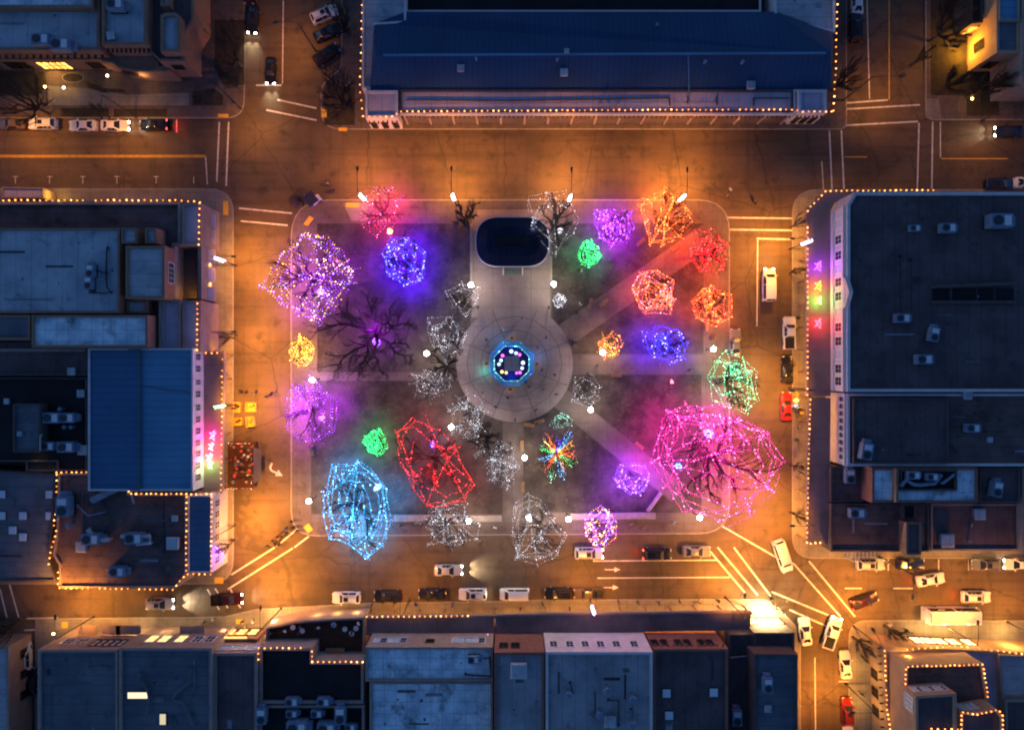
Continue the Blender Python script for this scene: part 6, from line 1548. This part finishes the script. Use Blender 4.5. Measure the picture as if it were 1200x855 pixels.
for a_ in ((1070,268,9.3,0,'small rooftop unit near the upper edge of the hooded-window block','u',.9),(1108,268,9.3,0,'bluish rooftop unit between the small unit and the pink penthouse box','u',1.3),(1055,373,9.3,0,'broad blue rooftop unit beside the thin roof seams','u',1.25),(1092,392,9.3,80,'tall rooftop unit standing near the light wells','u',1.25),(1080,421,9.3,0,'flat ribbed rooftop unit lowest on the hooded-window block','u',1.35),
  (1013,528,7.7,80,'white rooftop unit near the pink-lit front parapet','u',1.5),(1137,501,7.1,0,'pale rooftop unit alone on the far brown roof','u',1.2),(1160,515,7.1,0,'small rooftop unit beside the pale one on the brown roof','b',.8),(1134,463,7.4,0,'pinkish rooftop box by the narrow light well','b',1.2),
  (994,557,4.9,90,'white rooftop unit with two fans on the low roof by the brick wall','u',1.3),(1002,600,5.1,0,'white rooftop unit above the slatted pergola','u',1.35),(1068,556,8.3,0,'white unit inside the sunken machine pit','u',1.1),(1090,558,8.3,0,'blue unit inside the sunken machine pit','u',1.0),(1165,572,6.2,80,'pale bluish rooftop unit at the frame side of the white roof','u',1.4),(1148,602,4.7,0,'low rooftop hatch on the dark lower roof','b',1.6),(1110,633,4.7,0,'dark low roof hatch above the lit shop windows','b',1.9),(1136,633,4.7,0,'small roof vent next to the dark low hatch','p',1.2),
  (108,318,8.65,90,'cluster unit with pipes on the wide pale roof, upper of two','u',1.1),(106,332,8.65,90,'cluster unit with pipes on the wide pale roof, lower of two','u',1.1),(122,291,8.65,0,'small vent box above the pipe cluster on the wide pale roof','b',.8),
  (84,435,6.3,0,'small bright vent box at the upper end of the cluttered dark roof','b',1.1),(95,461,5.5,0,'bright vent box against the blue metal roof','b',1.1),(64,489,5.5,0,'long pale unit in the cluttered dark roof','u',1.5),(82,489,5.5,0,'second long pale unit in the cluttered dark roof','u',1.4),(72,479,5.5,0,'round-capped vent above the long pale units','p',1.6),(59,522,5.5,0,'square unit with bent duct at the foot of the cluttered roof','u',1.2),(81,523,5.5,0,'broad unit at the foot of the cluttered roof','u',1.5),(97,527,5.5,0,'narrow unit by the blue metal roof edge','b',1.4),(23,508,7.1,0,'small white vent on the raised dark roof box','b',.7),(8,470,5.5,0,'small bluish vent at the frame edge of the cluttered roof','b',.8),(77,500,5.5,0,'white capped vent below the long pale units','p',1.5),(85,500,5.5,0,'second white capped vent below the long pale units','p',1.5),
  (110,630,5.7,0,'long unit with duct on the lantern-edged brown roof','u',1.6),(160,629,5.7,0,'second long unit on the lantern-edged brown roof','u',1.6),(82,615,5.7,0,'round vent on the lantern-edged brown roof','p',2.0),(203,636,5.7,0,'square hatch near the narrow blue roof','b',1.8),(96,640,5.7,0,'square hatch below the long ducted unit','b',1.6),(205,607,5.7,0,'small white vent on the upper part of the brown roof','b',.9),(144,563,5.7,0,'vent box in the zigzag corner of the lanterns','b',1.0),(78,592,5.7,90,'boxy penthouse unit at the brown roof edge','u',1.8),(140,668,5.7,0,'dark equipment above the lantern-edged street front','u',1.4),
  (343,820,7.6,0,'white unit behind the black terrace roof, first','u',1.1),(380,820,7.6,0,'white unit behind the black terrace roof, second','u',1.1),(343,834,7.4,0,'fan unit below the dividing parapet, first','u',1.0),(372,834,7.4,0,'fan unit below the dividing parapet, second','u',1.0),(400,835,7.4,90,'tall pale unit by the stained roof wall','u',1.5),(308,836,7.4,90,'tall pale unit by the corner of the dividing parapet','u',1.4),(350,849,7.4,0,'broad pale unit at the frame edge behind the terrace roof','u',1.8),(384,850,7.4,0,'second broad pale unit at the frame edge behind the terrace roof','u',1.6),(411,850,7.4,0,'small fan unit at the frame edge behind the terrace roof','u',.9),
  (555,771,9.4,0,'dark stained unit on the pale streaked roof','u',1.0),(608,785,11.0,0,'deep blue tarped unit on the narrow grey roof','b',2.2),(666,812,11.2,0,'dark round vent on the grey roof behind the white facade, first','p',2.4),(711,807,11.2,0,'dark round vent on the grey roof behind the white facade, second','p',2.6),(741,817,11.2,0,'dark round vent on the grey roof behind the white facade, third','p',2.6),(702,835,11.2,0,'dark round vent on the grey roof behind the white facade, fourth','p',2.4),(715,845,11.2,0,'square dark hatch on the grey roof behind the white facade','b',1.6),(741,846,11.2,0,'round dark vent at the foot of the grey roof','p',2.6),(645,813,11.2,0,'small red-tipped vent at the side of the grey roof','p',1.1),
  (862,838,6.1,90,'bluish unit between the two dark corner roofs','u',1.4),(898,800,9.3,90,'bluish unit on the last dark roof beside the street','u',1.3),(900,830,9.3,0,'small vent on the last dark roof beside the street','b',1.0),
  (52,49,6.1,0,'dark unit at the edge of the pale museum roof','u',1.6),(75,55,6.1,0,'long dark box at the edge of the pale museum roof','u',1.7),(130,42,7.2,10,'reddish box on the second museum roof','b',1.1),(138,8,7.2,0,'dark pipe cluster unit on the second museum roof','u',1.5),
  (1168,260,9.3,0,'pinkish penthouse box by the frame side of the corner block','u',1.9),(465,71,5.6,90,'dark chimney-like box on the blue gable slope','b',1.1),(540,80,6.0,0,'reddish box on the blue gable slope nearest the museum side','b',1.0),(661,85,5.8,0,'reddish box on the middle of the blue gable slope','b',1.1),(880,100,5.0,0,'reddish domed vent near the lower eave of the blue gable','b',1.2),(558,69,6.7,0,'small white pipe vent on the blue gable, first','p',1.1),(653,70,6.7,0,'small white pipe vent on the blue gable, second','p',1.1),(826,73,6.5,0,'small white pipe vent on the blue gable, third','p',1.2),(870,73,6.5,0,'small white pipe vent on the blue gable, fourth','p',1.2),(770,30,5.4,0,'dark vent on the far slope of the blue gable','p',1.3),(664,60,7.0,0,'pinkish vent on the ridge of the blue gable','b',.7),(703,121,4.75,0,'dark pipe vent in the trio near the palace front lanterns, towards the museum','p',1.5),(713,120,4.75,0,'dark pipe vent in the middle of the trio near the palace front lanterns','p',1.6),(724,121,4.75,0,'dark pipe vent in the trio near the palace front lanterns, towards the amber house','p',1.5)):
    unit(a_[5], a_[0], a_[1], a_[2], a_[3], a_[4], a_[6])
# skylights
s0 = None
for px, py, h, lab in ((781,812,9.8,'three square pale skylights on the dark roof with paired windows'),(836.5,811,9.8,'three square pale skylights on the dark roof with paired windows'),(784,838,9.8,'three square pale skylights on the dark roof with paired windows'),
   (2,579,5,''),(58,579,5,''),(2,604,5,''),(27,604,5,''),(58,604,5,''),(15,621,5,''),(27,629,5,'')):
    lab = 'square pale skylight on the dark roof with paired windows' if px > 300 else 'small square skylight on the deep-blue flat roof'
    p = P(px,py,h+.2)
    if s0 is None:
        s0 = empty('roof_skylight', (p.x,p.y,h)); b = MB(); b.box((0,0,.12),(1.35,1.35,.24)); b.build('kerb_frame', M['metal_d'], s0); b = MB(); b.box((0,0,.32),(1.25,1.25,.16),0,0,.8); b.build('dome', M['skylight'], s0); o = s0
    else: o = dup(s0); o.location = (p.x,p.y,h)
    tag(o, lab, 'skylight', 'skylights by the paired windows' if px > 300 else 'skylights on the deep-blue roof')
for px, py, w, d, lab in ((161.5,814,3.0,.9,'lit yellow skylight strip on the dark blue roof'),(191,842,.9,1.6,'smaller lit skylight on the dark blue roof')):
    p = P(px,py,9.0); o = empty('lit_skylight', (p.x,p.y,8.82), 0, lab, 'skylight'); b = MB(); b.box((0,0,.12),(w+.25,d+.25,.24)); b.build('kerb_frame', M['metal_d'], o); b = MB(); b.box((0,0,.27),(w,d,.06)); b.build('pane', glow('lit_skylight_%d'%px, (1,.85,.5), 1.3 if w > 2 else .7), o)
# ducts
def duct(pts, h, r_, label, mat='metal', grp='roof ducts'):
    P3 = [P(x,y,h+r_+.25) for x, y in pts]; b = MB(); off = Vector((P3[0].x,P3[0].y,h)); b.tube(P3, r_, 8)
    for p in P3[::2]: b.box((p.x,p.y,h+.14),(.3,.3,.28))
    tag(b.build('roof_duct', M[mat], None, off), label, 'duct', grp)
duct([(163,788),(165,797),(172,805),(175,818),(172,836)], 8.85, .2, 'bent duct rising beside the lit skylight strip','r_slate'); duct([(224,782),(221,800),(206,812),(203,818)], 8.85, .22, 'bent duct on the far half of the dark blue roof','r_slate'); duct([(182,819),(192,819)], 8.85, .42, 'short thick duct next to the lit skylight strip','r_slate'); duct([(203,820),(214,822),(222,838),(226,850)], 8.85, .2, 'duct running down to the frame edge on the dark blue roof','r_slate')
duct([(125,290),(125,335),(129,342),(122,344),(108,342)], 8.66, .12, 'looped dark pipe on the wide pale roof','metal_d'); duct([(105,308),(116,318),(124,320)], 8.66, .1, 'short dark pipe joining the cluster on the wide pale roof','metal_d')
duct([(103,620),(112,632),(128,632)], 6.3, .35, 'white elbow duct on the lantern-edged brown roof','r_pale'); duct([(142,628),(176,628),(176,636),(160,637)], 6.4, .3, 'white hooked duct on the lantern-edged brown roof','r_pale'); duct([(108,586),(138,571)], 5.7, .55, 'thick slanting silver duct on the brown roof'); duct([(152,574),(157,590)], 5.7, .18, 'thin slanting pipe by the zigzag lanterns'); duct([(90,592),(104,604),(122,600)], 5.7, .14, 'thin pipe beside the slanting silver duct')
duct([(545,790),(575,792),(574,771),(567,771)], 9.35, .14, 'looped dark pipe on the streaked pale roof','metal_d'); duct([(1056,569),(1062,562),(1070,567),(1078,568),(1095,566),(1103,556)], 8.3, .3, 'snaking pale duct in the sunken machine pit'); duct([(1105,566),(1118,556)], 8.6, .2, 'slanting pipe at the end of the machine pit')
duct([(668,800),(672,812)], 11.2, .1, 'short pipe near the first dark round vent','metal_d'); duct([(713,820),(725,820),(725,850)], 11.2, .1, 'right-angled pipe across the grey roof','metal_d'); duct([(856,770),(877,768)], 6.05, .1, 'pale pipe on the corner roof beside the paired windows','r_pale'); duct([(47,510),(47,528)], 7.1, .08, 'thin pale pipe on the edge of the raised dark roof box','r_pale'); duct([(1055,300),(1055,364)], 9.32, .05, 'thin cable down the hooded-window block roof','black'); duct([(1067,304),(1068,364)], 9.32, .05, 'second thin cable down the hooded-window block roof','black')
# lit hot corner
SKY = 0.43
# ================================================================== sky, twilight sun, camera
w = bpy.data.worlds.new('World'); scn.world = w; w.use_nodes = True; nt = w.node_tree
bg = nt.nodes['Background']; sky = nt.nodes.new('ShaderNodeTexSky'); sky.sky_type = 'NISHITA'; sky.sun_disc = False
sky.sun_elevation = R(1.0); sky.sun_rotation = R(250); sky.altitude = 2100
tint = nt.nodes.new('ShaderNodeMix'); tint.data_type = 'RGBA'; tint.blend_type = 'MULTIPLY'; tint.inputs['Factor'].default_value = 1
tint.inputs['B'].default_value = (.22,.45,1,1)
nt.links.new(sky.outputs[0], tint.inputs['A']); nt.links.new(tint.outputs['Result'], bg.inputs['Color']); bg.inputs['Strength'].default_value = SKY
sd = bpy.data.lights.new('twilight_sun', 'SUN'); sd.energy = .1; sd.angle = R(30); sd.color = (.55,.7,1)
so = bpy.data.objects.new('twilight_sun', sd); COL.objects.link(so); so.rotation_euler = (R(55), 0, R(250))
cam = bpy.data.cameras.new('camera'); co = bpy.data.objects.new('camera', cam); COL.objects.link(co)
co.location = (0,0,CAMH); co.rotation_euler = (0,0,0); cam.sensor_width = 36; cam.sensor_fit = 'HORIZONTAL'
cam.lens = 36*CAMH/(1200*S); cam.clip_end = 2000; cam.clip_start = .5
scn.camera = co
scn.view_settings.view_transform = 'Standard'; scn.view_settings.look = 'None'; scn.view_settings.gamma = 1; scn.view_settings.use_curve_mapping = False
scn.view_settings.exposure = 0
cy = scn.cycles; cy.use_denoising = True; cy.max_bounces = 5; cy.diffuse_bounces = 2; cy.glossy_bounces = 2; cy.transmission_bounces = 2
cy.sample_clamp_indirect = 2.0; cy.sample_clamp_direct = 0; cy.use_light_tree = True; cy.caustics_reflective = False; cy.caustics_refractive = False
try: cy.denoiser = 'OPENIMAGEDENOISE'
except Exception: pass
bpy.context.view_layer.update()

cy.pixel_filter_type = 'BLACKMAN_HARRIS'; cy.filter_width = 2.1
